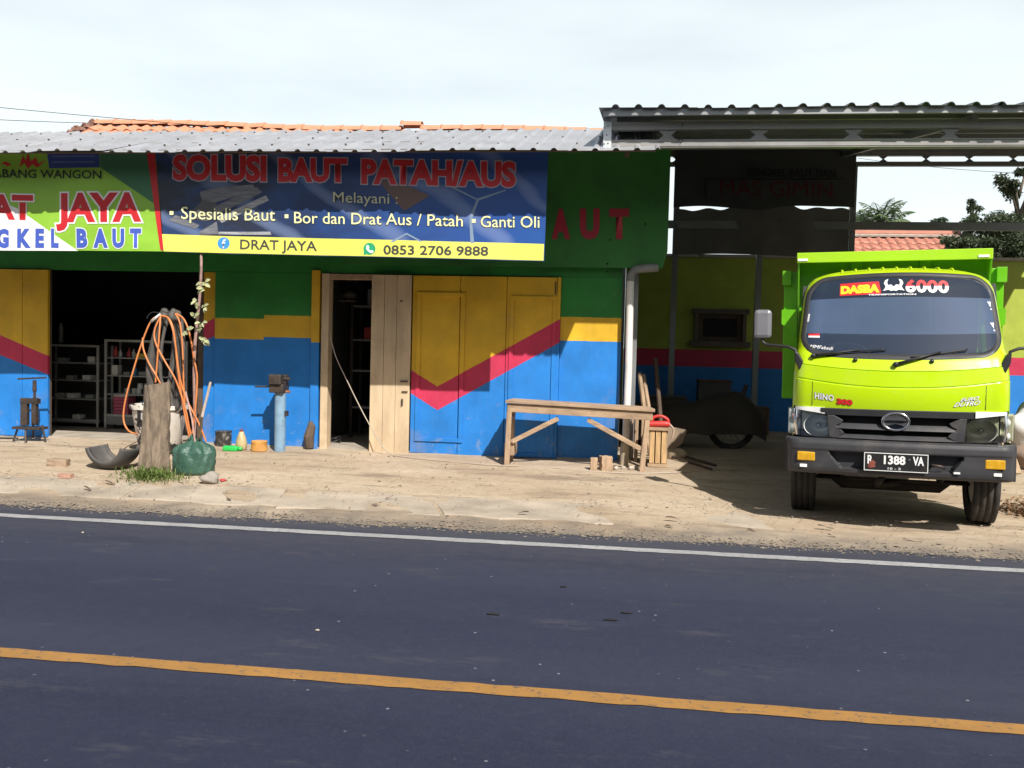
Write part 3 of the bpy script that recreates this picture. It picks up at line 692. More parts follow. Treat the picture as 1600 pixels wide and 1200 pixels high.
# ------------------------------------------------------------------ shop banners under the awning
BNY = 9.1
M_vgreen = pm('banner_lime', (.27,.52,.05), .4, var=.25, scale=.9, bstr=.12, bscale=5, bdist=.01, stretch=(1, 1, 2))
def banner_blue():
    mt, nt, bs = node_mat('banner_blue')
    w = N(nt, 'ShaderNodeTexWave'); w.inputs['Scale'].default_value = .55; w.inputs['Distortion'].default_value = 5.5; w.inputs['Detail'].default_value = 3
    t = N(nt, 'ShaderNodeTexCoord'); mpn = N(nt, 'ShaderNodeMapping'); mpn.inputs['Rotation'].default_value = (0, .5, 0); mpn.inputs['Scale'].default_value = (.6, 1, 1.5)
    nt.links.new(t.outputs['Object'], mpn.inputs[0]); nt.links.new(mpn.outputs[0], w.inputs['Vector'])
    sp = N(nt, 'ShaderNodeSeparateXYZ'); nt.links.new(t.outputs['Object'], sp.inputs[0])
    c = mixc(nt, ramp(nt, sp.outputs['X'], -1.3, 1.4, 0, 1), (.022,.028,.052), (.02,.075,.30))
    n1 = noise(nt, 1.4, 5, .6, stretch=(.7, 1, 1.6)); c = mixc(nt, ramp(nt, n1, .45, .75, 0, .8), c, (.02,.10,.36))
    c = mixc(nt, ramp(nt, w.outputs['Fac'], .80, .99, 0, .38), c, (.25,.33,.55))
    nt.links.new(c, bs.inputs['Base Color']); bs.inputs['Roughness'].default_value = .42; bump(nt, bs, noise(nt, 4, 3), .15, .012); return mt
M_vblue = banner_blue()
M_vyel = pm('banner_pale_yellow', (.78,.76,.14), .42, var=.12, scale=1.2, bstr=.1, bscale=5)
M_vwhite = flat('banner_white', (.80,.80,.80)); M_vred = flat('banner_red', (.55,.02,.03)); M_vink = flat('banner_black', (.02,.02,.022))
M_vdk = flat('banner_dark_green', (.045,.17,.085)); M_vdb = flat('banner_deep_blue', (.03,.06,.28)); M_vgrey = flat('banner_edge_grey', (.42,.38,.46)); M_vcream = flat('banner_cream', (.80,.80,.45)); M_vlet = flat('banner_blue_letters', (.06,.11,.48))
def ripple(x, z): return .010*math.sin(x*2.3+z*1.7)+.006*math.sin(x*5.1-z*3)
def on_banner(qv, ps): return (qv[0], BNY+ripple(qv[0], qv[2])-ps-.002, qv[2])
def banner_sheet(xl, xr, top, bot, name, mat, par, nx=60, nz=16):
    mb = MB()
    for s_ in (0, 1):
        mb.grid(nx, nz, lambda u, v: ((lambda x: (x, BNY+ripple(x, bot(u)+(top(u)-bot(u))*v)+.003*s_, bot(u)+(top(u)-bot(u))*v))(xl(v)+(xr(v)-xl(v))*u)))
    return mb.build(name, mat, par, sm=True)
def print_poly(pts, name, mat, par, ps):
    """flat print on the banner, cut fine enough to follow its ripple"""
    P = [W(a, b, BNY) for a, b in pts]; mb = MB(); bm = bmesh.new()
    vs_ = [bm.verts.new((q.x, 0, q.z)) for q in P]; bm.faces.new(vs_)
    for ax in ((1, 0, 0), (0, 0, 1)):
        lo = min(q.x if ax[0] else q.z for q in P); hi = max(q.x if ax[0] else q.z for q in P); k = lo+.15
        while k < hi:
            bmesh.ops.bisect_plane(bm, geom=bm.verts[:]+bm.edges[:]+bm.faces[:], plane_co=(k if ax[0] else 0, 0, 0 if ax[0] else k), plane_no=ax); k += .15
    bm.verts.index_update()
    mb.add([on_banner(v.co, ps) for v in bm.verts], [tuple(v.index for v in f.verts) for f in bm.faces]); bm.free()
    return mb.build(name, mat, par, sm=True)
def btext(s, mat, par, x0, yb0, x1, yb1, yt0, ps=.004, **k):
    return text_mesh('lettering', s, mat, par, W(x0, yb0, BNY), W(x1, yb1, BNY), W(x0, yt0, BNY), push=ps, face=on_banner, **k)
zt3 = W(300, 237, BNY).z+.015
# left banner
lb0, lb1 = W(236, 240, BNY), W(255, 393, BNY)
lban = thing('shop_banner', (-6.5, BNY, lb1.z), 'lime green and white workshop banner cut off by the left edge of the photo', 'banner')
lx0 = -9.9; zbl = lb1.z
banner_sheet(lambda v: lx0, lambda v: lb1.x+(lb0.x-lb1.x)*v, lambda u: zt3, lambda u: zbl, 'vinyl_sheet', M_vgreen, lban)
print_poly([(-30, 300), (25, 325), (122, 392), (-200, 390), (-200, 240)], 'white_print', M_vwhite, lban, .001)
print_poly([(158, 236), (232, 236), (241, 318), (158, 262)], 'dark_green_print', M_vdk, lban, .001)
print_poly([(228, 232), (241, 232), (257, 391), (252, 391)], 'red_border', M_vred, lban, .002)
print_poly([(73, 234), (157, 234), (157, 262), (77, 263)], 'blue_print', M_vdb, lban, .002)
print_poly([(82, 243), (150, 243), (150, 246), (82, 246)], 'pale_print', flat('faint_print', (.10,.14,.35)), lban, .003)
print_poly([(82, 252), (150, 252), (150, 255), (82, 255)], 'pale_print', flat('faint_print', (.10,.14,.35)), lban, .003)
for pts in ([(30, 262), (36, 242), (40, 252), (44, 238), (48, 252), (56, 246), (60, 256), (72, 250), (58, 262), (50, 256), (44, 264), (38, 254)], [(0, 258), (8, 252), (18, 257), (12, 260), (6, 256)]):
    print_poly(pts, 'red_print', M_vred, lban, .002)
btext('CABANG WANGON', M_vink, lban, -24, 277, 160, 280, 264, bold=.012)
kw = dict(bold=.045, outline=.045, omat=M_vwhite)
btext('DRAT', M_vred, lban, -80, 341, 51, 344, 302, **kw)
btext('JAYA', M_vred, lban, 88, 345, 222, 344, 302, **kw)
kw = dict(bold=.06, outline=.04, omat=M_vwhite, spacing=1.15)
for ch, xa_, xb_ in (('B', -96, -77), ('E', -64, -50), ('N', -37, -17), ('G', -6, 13), ('K', 26, 48), ('E', 55, 69), ('L', 80, 92), ('B', 120, 137), ('A', 146, 169), ('U', 176, 195), ('T', 204, 222)):
    btext(ch, M_vlet, lban, xa_, 385, xb_, 385.3, 357, **kw)
# right banner
rb0 = W(852, 408, BNY); rban = thing('shop_banner', (-2.8, BNY, rb0.z), 'navy blue banner reading SOLUSI BAUT PATAH/AUS with a pale yellow foot', 'banner')
rl0, rl1 = W(241, 240, BNY), W(258, 393, BNY); rr0, rr1 = W(857, 240, BNY), W(850, 408, BNY)
zl, zr = W(258, 394, BNY).z, rb0.z
banner_sheet(lambda v: rl1.x+(rl0.x-rl1.x)*v+.004, lambda v: rr1.x+(rr0.x-rr1.x)*v, lambda u: zt3, lambda u: zl+(zr-zl)*u, 'vinyl_sheet', M_vblue, rban, 70, 18)
print_poly([(252, 366), (320, 368), (850, 381), (849, 407), (257, 393)], 'yellow_strip', M_vyel, rban, .001)
# printed photograph of bolts and a few graphic strokes
M_bolt = pm('printed_bolt_grey', (.16,.165,.19), .42, var=.5, scale=6, bstr=0, stretch=(1, 1, 6)); M_bolt2 = pm('printed_bolt_pale', (.34,.35,.38), .42, var=.5, scale=6, bstr=0, stretch=(1, 1, 6))
for pts, mt_ in (([(312, 300), (345, 292), (395, 288), (398, 297), (330, 318), (316, 314)], M_bolt), ([(330, 325), (400, 292), (410, 300), (345, 332)], M_bolt), ([(338, 340), (415, 305), (420, 313), (346, 348)], M_bolt2),
                 ([(300, 330), (318, 312), (338, 318), (340, 338), (322, 346), (306, 342)], flat('printed_bolt_dark', (.09,.09,.10))), ([(312, 362), (338, 346), (341, 366), (312, 367)], M_bolt), ([(341, 362), (422, 362), (424, 367), (341, 366)], M_bolt2), ([(265, 345), (275, 336), (312, 352), (306, 358)], M_bolt)):
    print_poly(pts, 'printed_bolt', mt_, rban, .0015)
for pts in ([(610, 378), (636, 364), (660, 377), (656, 378), (636, 367), (615, 379)], [(735, 380), (733, 340), (745, 310), (790, 296), (790, 298), (748, 313), (737, 342), (741, 380)], [(705, 290), (745, 310), (744, 312), (703, 292)]):
    print_poly(pts, 'line_print', flat('stroke_pale', (.20,.28,.40)), rban, .0012)
print_poly([(585, 275), (640, 292), (672, 306), (632, 330)], 'tan_print', flat('print_tan', (.14,.09,.08)), rban, .001)
kw = dict(bold=.05, outline=.035, omat=M_vgrey)
btext('SOLUSI', M_vred, rban, 270, 279, 416, 281, 241, **kw)
btext('BAUT', M_vred, rban, 435, 282, 543, 283, 247, **kw)
btext('PATAH/AUS', M_vred, rban, 565, 285, 806, 290, 248, **kw)
kw = dict(bold=.004, outline=.022, omat=M_vink)
btext('Melayani :', flat('banner_grey_yellow', (.52,.52,.36)), rban, 521, 316, 622, 319, 300, bold=0, outline=.012, omat=M_vink)
for s_, x0, y0, x1, y1, yt in (('Spesialis Baut', 284, 342, 430, 345, 323), ('Bor dan Drat Aus / Patah', 460, 349, 723, 354, 331), ('Ganti Oli', 751, 355, 843, 356, 337)):
    btext(s_, M_vcream, rban, x0, y0, x1, y1, yt, **kw)
for x_, y_ in ((269, 333), (448, 338), (740, 345)):
    print_poly([(x_-3, y_-3), (x_+3, y_-3), (x_+3, y_+3), (x_-3, y_+3)], 'bullet', M_vcream, rban, .003)
M_vdg = flat('banner_dark_grey', (.06,.06,.055))
btext('DRAT JAYA', M_vdg, rban, 375, 389, 495, 392, 374, bold=.012)
btext('0853 2706 9888', M_vdg, rban, 600, 398, 763, 400, 383, bold=.02)
def disc(cx, cy, r, name, mat, ps, n=18): print_poly([(cx+r*math.cos(6.2832*k/n), cy+r*math.sin(6.2832*k/n)) for k in range(n)], name, mat, rban, ps)
disc(349, 380, 9.5, 'round_icon', flat('icon_blue', (.05,.28,.62)), .002); btext('f', M_vwhite, rban, 346.5, 388, 352.5, 388, 373.5, bold=.015, ps=.005)
disc(578, 389, 9.5, 'round_icon', flat('icon_green', (.02,.35,.16)), .002)
print_poly([(569, 392), (575, 397), (569, 399)], 'icon_tail', flat('icon_green', (.02,.35,.16)), rban, .002)
print_poly([(573, 384), (576, 383), (578, 387), (577, 389), (580, 392), (582, 391), (585, 393), (583, 396), (578, 395), (573, 390)], 'handset_icon', M_vwhite, rban, .004)
bt = MB().box(lx0, rr0.x, BNY+.03, BNY+.07, zt3-.06, zt3-.01)
for x_ in (-9.5, -7, -4.6, -2.5, -1.0): bt.box(x_-.02, x_+.02, BNY+.03, BNY+.07, zt3-.011, EZ+.06)
bt.build('hanging_batten', M_wood_dark, bld)
# thin branch that props the banner's lower edge, young leaves on it
pt, pb_ = W(313, 395, 9.12), G(300, 708)
prop = thing('propping_branch', pb_, 'thin pinkish branch with a few leaves propping the banner from below', 'branch')
pth = [pb_.lerp(pt, t)+Vector((.015*math.sin(t*9), .01*math.cos(t*7), 0)) for t in [i/14 for i in range(15)]]
M_branch = pm('pink_bark', (.42,.27,.24), .8, var=.35, scale=14, bstr=.4)
MB().tube(pth, [.022-.008*i/14 for i in range(15)], 8).build('stem', M_branch, prop, sm=True)
def leaf_mesh(mb, c, d, up, L, w, fold=.25):
    c, d, up = Vector(c), Vector(d).normalized(), Vector(up); s_ = d.cross(up)
    if s_.length < 1e-3: s_ = d.cross(Vector((1, 0, 0)))
    s_.normalize(); n_ = s_.cross(d)
    a = [c, c+d*L*.35+s_*w*.5+n_*w*fold, c+d*L*.75+s_*w*.38+n_*w*fold*.6, c+d*L-n_*L*.06, c+d*L*.75-s_*w*.38+n_*w*fold*.6, c+d*L*.35-s_*w*.5+n_*w*fold, c+d*L*.5]
    mb.add(a, [(0,1,6),(1,2,6),(2,3,6),(3,4,6),(4,5,6),(5,0,6)])
def leaf_mat(name, col, var=.45, trans=.25):
    mt, nt, bs = node_mat(name)
    t = N(nt, 'ShaderNodeTexCoord'); n1 = noise(nt, 3.7, 3, .6, vec=t.outputs['Object']); n2 = N(nt, 'ShaderNodeTexWhiteNoise')
    g_ = N(nt, 'ShaderNodeNewGeometry'); nt.links.new(g_.outputs['Random Per Island'], n2.inputs['Vector']); n2.noise_dimensions = '3D'
    c = mixc(nt, ramp(nt, n1, .3, .7), tuple(q*(1-var) for q in col), tuple(q*(1+var) for q in col))
    c = mixc(nt, ramp(nt, g_.outputs['Random Per Island'], 0, 1, 0, .5), c, tuple(q*(1.5) for q in col))
    nt.links.new(c, bs.inputs['Base Color']); bs.inputs['Roughness'].default_value = .5
    tl_ = N(nt, 'ShaderNodeBsdfTranslucent'); nt.links.new(c, tl_.inputs[0]); ms = N(nt, 'ShaderNodeMixShader'); ms.inputs[0].default_value = trans
    out = [n for n in nt.nodes if n.type == 'OUTPUT_MATERIAL'][0]
    nt.links.new(bs.outputs[0], ms.inputs[1]); nt.links.new(tl_.outputs[0], ms.inputs[2]); nt.links.new(ms.outputs[0], out.inputs[0]); return mt
M_pleaf = leaf_mat('pale_leaf', (.40,.42,.24))
rnd = random.Random(5)
for px_, py_, n_ in ((319, 442, 6), (316, 453, 4), (308, 468, 4), (318, 480, 4), (303, 496, 3), (316, 502, 3), (301, 511, 3), (315, 511, 3), (320, 531, 7), (289, 520, 2)):
    mb = MB(); c = W(px_, py_, 9.05)
    for k in range(n_):
        leaf_mesh(mb, c+Vector((rnd.uniform(-.02, .02), rnd.uniform(-.03, .03), rnd.uniform(-.02, .02))), (rnd.uniform(-1, 1), rnd.uniform(-1, .3), rnd.uniform(-1, .5)), (rnd.uniform(-.5, .5), -1, .5), rnd.uniform(.05, .085), rnd.uniform(.03, .05))
    mb.build('leaf_cluster', M_pleaf, prop)

# ------------------------------------------------------------------ beyond the yard: tiled house, trees, palm, wires
h2 = thing('red_roofed_house', (6, 26, 0), 'house with weathered red tile roof behind the bay wall', 'house')
HY = 25.0; ha, hb = W(1180, 362, HY), W(1497, 366, HY); hz = hb.z
rs2 = math.tan(R(32))
MB().box(ha.x+.2, hb.x-.25, HY-2.2, HY+3, 0, hz-1.55).build('wall', M_white, h2)
rf2 = MB().add([(ha.x, HY, hz-.05), (hb.x, HY, hz-.05), (hb.x+.1, HY-2.6, hz-.05-2.6*rs2), (ha.x, HY-2.6, hz-.05-2.6*rs2), (hb.x, HY+3.4, hz-.05-3.4*rs2), (ha.x, HY+3.4, hz-.05-3.4*rs2)], [(0,1,2,3),(1,0,5,4)]).build('roof', M_wood_dark, h2)
MB().tube([(ha.x-.05, HY, hz), (hb.x+.05, HY, hz+.0)], .10, 10).build('ridge_cap', M_tile_red, rf2)
mb = MB(); mb.bar((ha.x, HY-.13, hz-.06), (hb.x, HY-.13, hz-.06), .16, .05, (0, -.3, 1)); mb.build('ridge_mortar', M_mortar, rf2)
t1 = tile_mesh(.24, .34).build('roof_tile', M_tile_red, rf2, local=True); first = True; off2 = root_loc(rf2); tl2 = math.atan(rs2)
nx_ = int((hb.x-ha.x)/.235)
for row in range(4):
    for i in range(nx_):
        x = hb.x-.1-.235*i
        if W(1325, 380, HY).x > x: continue
        o = t1 if first else t1.copy()
        if not first: scene.collection.objects.link(o)
        first = False; y = HY-.36-row*.31*math.cos(tl2)
        o.parent = rf2; o.location = Vector((x+random.uniform(-.01, .01), y, hz-.05-(HY-y)*rs2+.02))-off2; o.rotation_euler = (tl2+random.uniform(-.03, .03), random.uniform(-.05, .05), random.uniform(-.03, .03))
M_barkd = pm('grey_bark', (.16,.13,.10), .9, var=.4, scale=8, bstr=.5)
M_leafd = leaf_mat('dark_leaf', (.06,.08,.04)); M_leafm = leaf_mat('mid_leaf', (.085,.11,.06)); M_leafp = leaf_mat('hazy_leaf', (.13,.17,.11))
def tree(px_, pyb, pyt, Y, halfw_px, label, leafm, seed, nleaf=1500, clumps=16, ls=.11, tall=1.0):
    ls *= .6; nleaf = int(nleaf*2.4)
    rnd = random.Random(seed); top = W(px_, pyt, Y); bot = W(px_, pyb, Y); sc_ = Y/CAM_F; hw = halfw_px*sc_
    base = Vector((top.x, Y, 0)); t = thing('broadleaf_tree', base, label, 'tree', 'trees behind the yard wall')
    tr = MB(); H = top.z; zc = bot.z
    tr.tube([base+Vector((.1*math.sin(k*1.3), .05*k, H*.92*k/6)) for k in range(7)], [.16, .14, .12, .10, .07, .045, .02], 8)
    cl = []
    for k in range(clumps):
        u = rnd.random(); z = zc+(H-zc)*u; rr = hw*(1-u*.75*tall)**.8*rnd.uniform(.35, 1); a = rnd.uniform(0, 6.28)
        c = Vector((top.x+rr*math.cos(a), Y+rr*.8*math.sin(a), z)); cl.append((c, hw*rnd.uniform(.16, .34)))
        tr.tube([base+Vector((0, 0, max(.3, c.z-rr*1.0-.3))), base.lerp(c, .6)+Vector((0, 0, (c.z)*.38)), c], [.045, .028, .008], 5)
    cl.append((Vector((top.x, Y, H-.1)), hw*.14))
    tr.build('trunk', M_barkd, t, sm=True); cr_ = MB()
    for k in range(nleaf):
        c, r = rnd.choice(cl); d = Vector((rnd.gauss(0, 1), rnd.gauss(0, 1), rnd.gauss(0, .8)))
        d = d.normalized()*r*rnd.random()**.45
        leaf_mesh(cr_, c+d, (rnd.uniform(-1, 1), rnd.uniform(-1, 1), rnd.uniform(-.9, .4)), (rnd.uniform(-.6, .6), rnd.uniform(-.6, .6), 1), ls*rnd.uniform(.7, 1.4), ls*rnd.uniform(.35, .6))
    cr_.build('crown', leafm, t); return t
tree(1594, 430, 262, 24, 42, 'tall dark leafy tree at the right edge behind the yard wall', M_leafd, 1, 3000, 26, .15, .6)
tree(1550, 425, 345, 23, 60, 'low broad dark tree just above the lime wall', M_leafd, 2, 4200, 34, .14, .5)
tree(1520, 410, 312, 27, 19, 'slim young tree standing clear above the beam', M_leafm, 3, 900, 18, .15, .9)
tree(1500, 425, 372, 22, 34, 'small loose tree beside the end of the red roof', M_leafm, 4, 1500, 18, .13, .5)
tree(1465, 395, 340, 33, 22, 'thin sparse treetop over the red roof', M_leafp, 5, 420, 12, .2, .8)
tree(1575, 420, 372, 21, 40, 'dense bushy tree hiding the top of the lime wall', M_leafd, 6, 2600, 24, .13, .4)
tree(1640, 430, 320, 22.5, 60, 'dark tree mostly past the right edge', M_leafd, 7, 2200, 24, .15, .5)
# coconut palms
M_frond = leaf_mat('palm_frond', (.14,.19,.10), .35, .3)
def palm(px_, pyc, Y, sc_, label, seed):
    rnd = random.Random(seed); c = W(px_, pyc, Y); t = thing('coconut_palm', (c.x, Y, 0), label, 'palm', 'palms far behind the yard')
    MB().tube([(c.x+.25*math.sin(k*.5), Y, c.z*k/8) for k in range(9)], [.22-.012*k for k in range(9)], 9).build('trunk', M_barkd, t, sm=True)
    for k in range(17):
        a = 6.2832*k/17*1.0+rnd.uniform(-.2, .2); el = rnd.uniform(.35, 1.5); L = sc_*rnd.uniform(.85, 1.1); mb = MB(); sp_ = []
        for i in range(13):
            s_ = i/12; e = el-1.25*s_**1.7; 
            if i == 0: q_ = Vector((c.x, Y, c.z)); 
            else: q_ = q_+Vector((math.cos(a)*math.cos(e), math.sin(a)*math.cos(e), math.sin(e)))*(L/12)
            sp_.append(q_.copy())
        mb.tube(sp_, [.04*(1-i/14) for i in range(13)], 5)
        for i in range(1, 13):
            for sub in (0, .5):
                p_ = sp_[i-1].lerp(sp_[i], sub); d = (sp_[i]-sp_[i-1]).normalized(); sd = d.cross(Vector((0, 0, 1))).normalized()
                ll = sc_*.30*math.sin(math.pi*min(.97, (i+sub)/13*.85+.15))
                for sg in (-1, 1): leaf_mesh(mb, p_, d*.7+sd*sg*.9-Vector((0, 0, .45+rnd.uniform(0, .3))), (0, 0, 1), ll, .07, .1)
        mb.build('frond', M_frond, t)
palm(1376, 358, 34, 1.5, 'coconut palm rising above the red roof', 3)
palm(1322, 362, 36, 1.2, 'coconut palm half hidden by the old banner', 9)
# wires
def wire(a, b, sag, r, label, name='overhead_wire'):
    a, b = Vector(a), Vector(b); tag(MB().tube([a.lerp(b, i/24)-Vector((0, 0, sag*4*(i/24)*(1-i/24))) for i in range(25)], r, 5).build(name, M_black), label, 'wire')
wire(W(-60, 162, 11), W(560, 213, 14.2), .03, .0045, 'upper thin wire crossing the sky to the tiled ridge')
wire(W(-60, 184, 11.5), W(170, 193, 13), .01, .0045, 'lower thin wire ending at the left gable of the tiled roof')
wire(W(1340, 247, 16), W(1680, 273, 17), .06, .004, 'thin wire slanting across the sky under the canopy truss')
# ------------------------------------------------------------------ the dump truck (built in its own frame: x across, y towards the back, z up)
TYAW, TROLL = R(12), R(.9)
t_or = Vector((2.32-.95*math.sin(TYAW), 8.30-.95*math.cos(TYAW), .022))
trk = thing('dump_truck', t_or, 'lime green dump truck parked nose out under the canopy', 'truck', rot=(0, -TROLL, -TYAW))
T = lambda mb, name, mat, par=None, **k: mb.build(name, mat, par or trk, local=True, **k)
def carpaint(name, col, var=.03):
    mt, nt, bs = node_mat(name); n1 = noise(nt, 2.5, 5, .6); n2 = noise(nt, 7, 6, .7)
    c = mixc(nt, ramp(nt, n1, .3, .7), tuple(q*(1-var) for q in col), tuple(min(1, q*(1+var)) for q in col))
    c = mixc(nt, ramp(nt, n2, .55, .8, 0, .12), c, (.35,.32,.25))
    nt.links.new(c, bs.inputs['Base Color']); nt.links.new(ramp(nt, n2, .3, .8, .28, .48), bs.inputs['Roughness'])
    bs.inputs['Coat Weight'].default_value = .6; bs.inputs['Coat Roughness'].default_value = .08
    b = N(nt, 'ShaderNodeBump'); b.inputs['Strength'].default_value = .03; b.inputs['Distance'].default_value = .01; nt.links.new(noise(nt, 5, 2), b.inputs['Height']); nt.links.new(b.outputs[0], bs.inputs['Normal'])
    return mt
M_lime = carpaint('lime_truck_paint', (.47,.68,.003)); M_bedg = carpaint('green_bed_paint', (.13,.44,.008), .1)
M_seal = pm('window_rubber', (.03,.03,.033), .55, var=.2, bstr=.05); M_plas = pm('grey_black_plastic', (.042,.042,.047), .55, var=.15, scale=4, bstr=.08, dirt=(.16,.14,.12), dscale=3, damt=.35)
M_chrome = pm('chrome', (.75,.75,.77), .12, 1., var=.05, bstr=0); M_refl = pm('lamp_reflector', (.75,.77,.72), .25, .15, var=.1, bstr=.1)
M_lens = glass('lamp_lens', (.95,.97,.95), .05, 1.45, .12, .06); M_lens_old = glass('yellowed_lamp_lens', (.78,.76,.62), .18, 1.45, .08)
M_wind = glass('windscreen_glass', (.70,.78,.82), .02, 1.5, .16, .27); M_wind_low = glass('darkened_windscreen_glass', (.45,.50,.55), .02, 1.5, .12, .10); M_tint = glass('tinted_glass_band', (.10,.11,.15), .03, 1.5, .08, .08)  # sky sheen and the darker lower band are put into the glass colour
M_clear = glass('clear_side_glass', (.80,.86,.86), .02, 1.5, .02); M_amber = pm('amber_lens', (.62,.34,.02), .25, var=.25, scale=20, bstr=.2, coat=.5); M_chas = pm('chassis_black', (.022,.02,.019), .8, var=.4, scale=8, bstr=.3, dirt=(.12,.09,.07), damt=.5)
M_tyre = pm('tyre_rubber', (.028,.027,.027), .8, var=.25, scale=9, bstr=.3, bscale=40, dirt=(.13,.11,.09), dscale=5, damt=.45); M_rim = pm('wheel_steel', (.30,.30,.30), .5, .5, var=.2)
M_seat = pm('seat_cloth', (.05,.05,.06), .9, var=.2); M_cabin = pm('cabin_trim', (.16,.16,.165), .8, var=.15)
# cab shell: plan outline swept up through the heights
def lerp_tab(tab, w):
    for (a, va), (b, vb) in zip(tab, tab[1:]):
        if w <= b: t = (w-a)/(b-a); t = max(0, t); return va+(vb-va)*t
    return tab[-1][1]
V0 = [(.74, .10), (.96, .085), (1.0, .07), (1.10, .06), (1.19, .065), (1.205, .072), (1.32, .085), (1.40, .12), (1.45, .16), (2.07, .55), (2.105, .60), (2.13, .66), (2.15, .78), (2.16, .95)]
HWT = [(.74, .815), (1.0, .815), (1.22, .81), (1.42, .79), (1.9, .757), (2.0, .742), (2.06, .715), (2.10, .675), (2.13, .60), (2.15, .50), (2.16, .40)]
BOW = lambda w: .115
WARP = [(.74, 0), (.98, .02), (1.19, .075), (1.32, .06), (1.43, .035), (1.75, 0), (2.07, -.045), (2.16, -.05)]
def wz(u, w): return w+lerp_tab(WARP, w)*((u/.8)**2-.5)      # pressings sweep down in the middle, the roof edge arches
def front_pt(u, w):            # the front skin at cross position u and height w
    hw = lerp_tab(HWT, w); c = BOW(w); rc = .13 if w < 1.45 else .17
    v = lerp_tab(V0, w)+c*(u/hw)**2
    e = hw-rc
    if abs(u) > e:
        d = min(1, (abs(u)-e)/rc); v = lerp_tab(V0, w)+c*(e/hw)**2+2*c*e/hw**2*(abs(u)-e)*.0+rc*(1-math.sqrt(max(0, 1-d*d)))
    return v
rows = [.74, .85, .96, .985, 1.05, 1.12, 1.17, 1.188, 1.193, 1.20, 1.207, 1.25, 1.30, 1.318, 1.322, 1.327, 1.36, 1.385]+[1.41+.0225*i for i in range(31)]+[2.105, 2.12, 2.135, 2.148, 2.156, 2.16]
cols = []                       # (kind, value)
for v in (1.52, 1.2, .9, .6): cols.append(('L', v))
for k in range(7): cols.append(('l', k/7))
for k in range(61): cols.append(('f', -1+2*k/60))
for k in range(7): cols.append(('r', (k+1)/7))
for v in (.6, .9, 1.2, 1.52): cols.append(('Rr', v))
WB, WT, WRX, WRC = 1.425, 2.08, .735, .165     # windscreen opening
def in_wind(u, w, g=0.0):
    t = (w-WB)/(WT-WB); hwid = .755-.045*t-g
    zc, zh = (WB+WT)/2, (WT-WB)/2-g
    dx, dz = abs(u)-(hwid-WRC), abs(w-zc)-(zh-WRC)
    if abs(u) > hwid or abs(w-zc) > zh: return False
    return not (dx > 0 and dz > 0 and dx*dx+dz*dz > WRC*WRC)
def cab_pt(col, w):
    hw = lerp_tab(HWT, w); rc = .13 if w < 1.45 else .17; e = hw-rc; v0 = lerp_tab(V0, w); c = BOW(w)*(e/hw)**2
    gr = -.0 if w not in (1.193, 1.20, 1.322) else .010
    k, a = col
    if k == 'f': u = a*e; return (u, v0+BOW(w)*(u/hw)**2+gr, w)
    if k in 'lr':
        th = (1-a if k == 'l' else a)*math.pi/2; sg = -1 if k == 'l' else 1
        return (sg*(e+rc*math.sin(th)), v0+c+rc*(1-math.cos(th))+gr, w)
    sg = -1 if k == 'L' else 1
    return (sg*hw, max(a, v0+c+rc), w)
shell = MB(); nc = len(cols)
for w in rows:
    for c_ in cols: q_ = cab_pt(c_, w); shell.v.append((q_[0], q_[1], wz(q_[0], w)))
for j in range(len(rows)-1):
    for i in range(nc-1):
        a, b, c_, d = j*nc+i, j*nc+i+1, (j+1)*nc+i+1, (j+1)*nc+i
        cu_, cw_ = sum(shell.v[q][0] for q in (a, b, c_, d))/4, (rows[j]+rows[j+1])/2
        if cw_ < .98 and abs(cu_) < .80 and max(shell.v[a][1], shell.v[b][1]) < .32: continue
        if cols[i][0] in 'flr' and in_wind(cu_, cw_): continue
        if cols[i][0] in ('L', 'Rr') and cols[i+1][0] in ('L', 'Rr') and 1.45 < cw_ < 2.0 and .7 < shell.v[a][1]+.01 and shell.v[b][1] < 1.3 and max(shell.v[a][1], shell.v[b][1]) < 1.25: continue
        shell.f.append((a, b, c_, d)); shell.mi.append(0)
shell.f.append(tuple((len(rows)-1)*nc+i for i in range(nc))); shell.mi.append(0)
cab = T(shell, 'cab', M_lime, auto=35)
# pressed ribs in the roof
for k in range(-4, 5):
    u = k*.11; T(MB().tube([(u, .66+.115*(u/.6)**2, wz(u, 2.128)), (u, .78+.1*(u/.6)**2, wz(u, 2.152)), (u, 1.0, wz(u, 2.162)), (u, 1.45, wz(u, 2.162))], [.006, .012, .014, .012], 8), 'roof_rib', M_lime, cab, sm=True)
# cab back with its window, floor, seats, dash
bk = MB(); bk.box(-.74, -.36, 1.50, 1.52, .78, 2.03); bk.box(.36, .74, 1.50, 1.52, .78, 2.03); bk.box(-.36, .36, 1.50, 1.52, .78, 1.62); bk.box(-.36, .36, 1.50, 1.52, 1.97, 2.10)
T(bk, 'rear_panel', M_cabin, cab); T(MB().box(-.36, .36, 1.508, 1.512, 1.62, 1.97), 'rear_window', M_clear, cab)
T(MB().box(-.79, .79, .2, 1.5, .75, .80), 'cab_floor', M_black, cab); T(MB().box(-.55, .55, .72, 1.5, 2.07, 2.08), 'headlining', M_cabin, cab)
ds = MB(); ds.grid(24, 6, lambda u, v: (-.72+1.44*u, front_pt(-.72+1.44*u, 1.43)+.03+.33*v, 1.37+.05*math.sin(v*3)-.02*v)); T(ds, 'dashboard', M_plas, cab, sm=True)
T(MB().box(-.74, .74, .5, .54, .8, 1.37), 'dash_front', M_black, cab)
for u0_, wd in ((-.40, .46), (.36, .70)):
    se = MB().box(u0_-wd/2, u0_+wd/2, .85, 1.3, .8, 1.15); se.box(u0_-wd/2, u0_+wd/2, 1.25, 1.38, 1.15, 1.66); T(se, 'seat', M_seat, cab, bevel=.04)
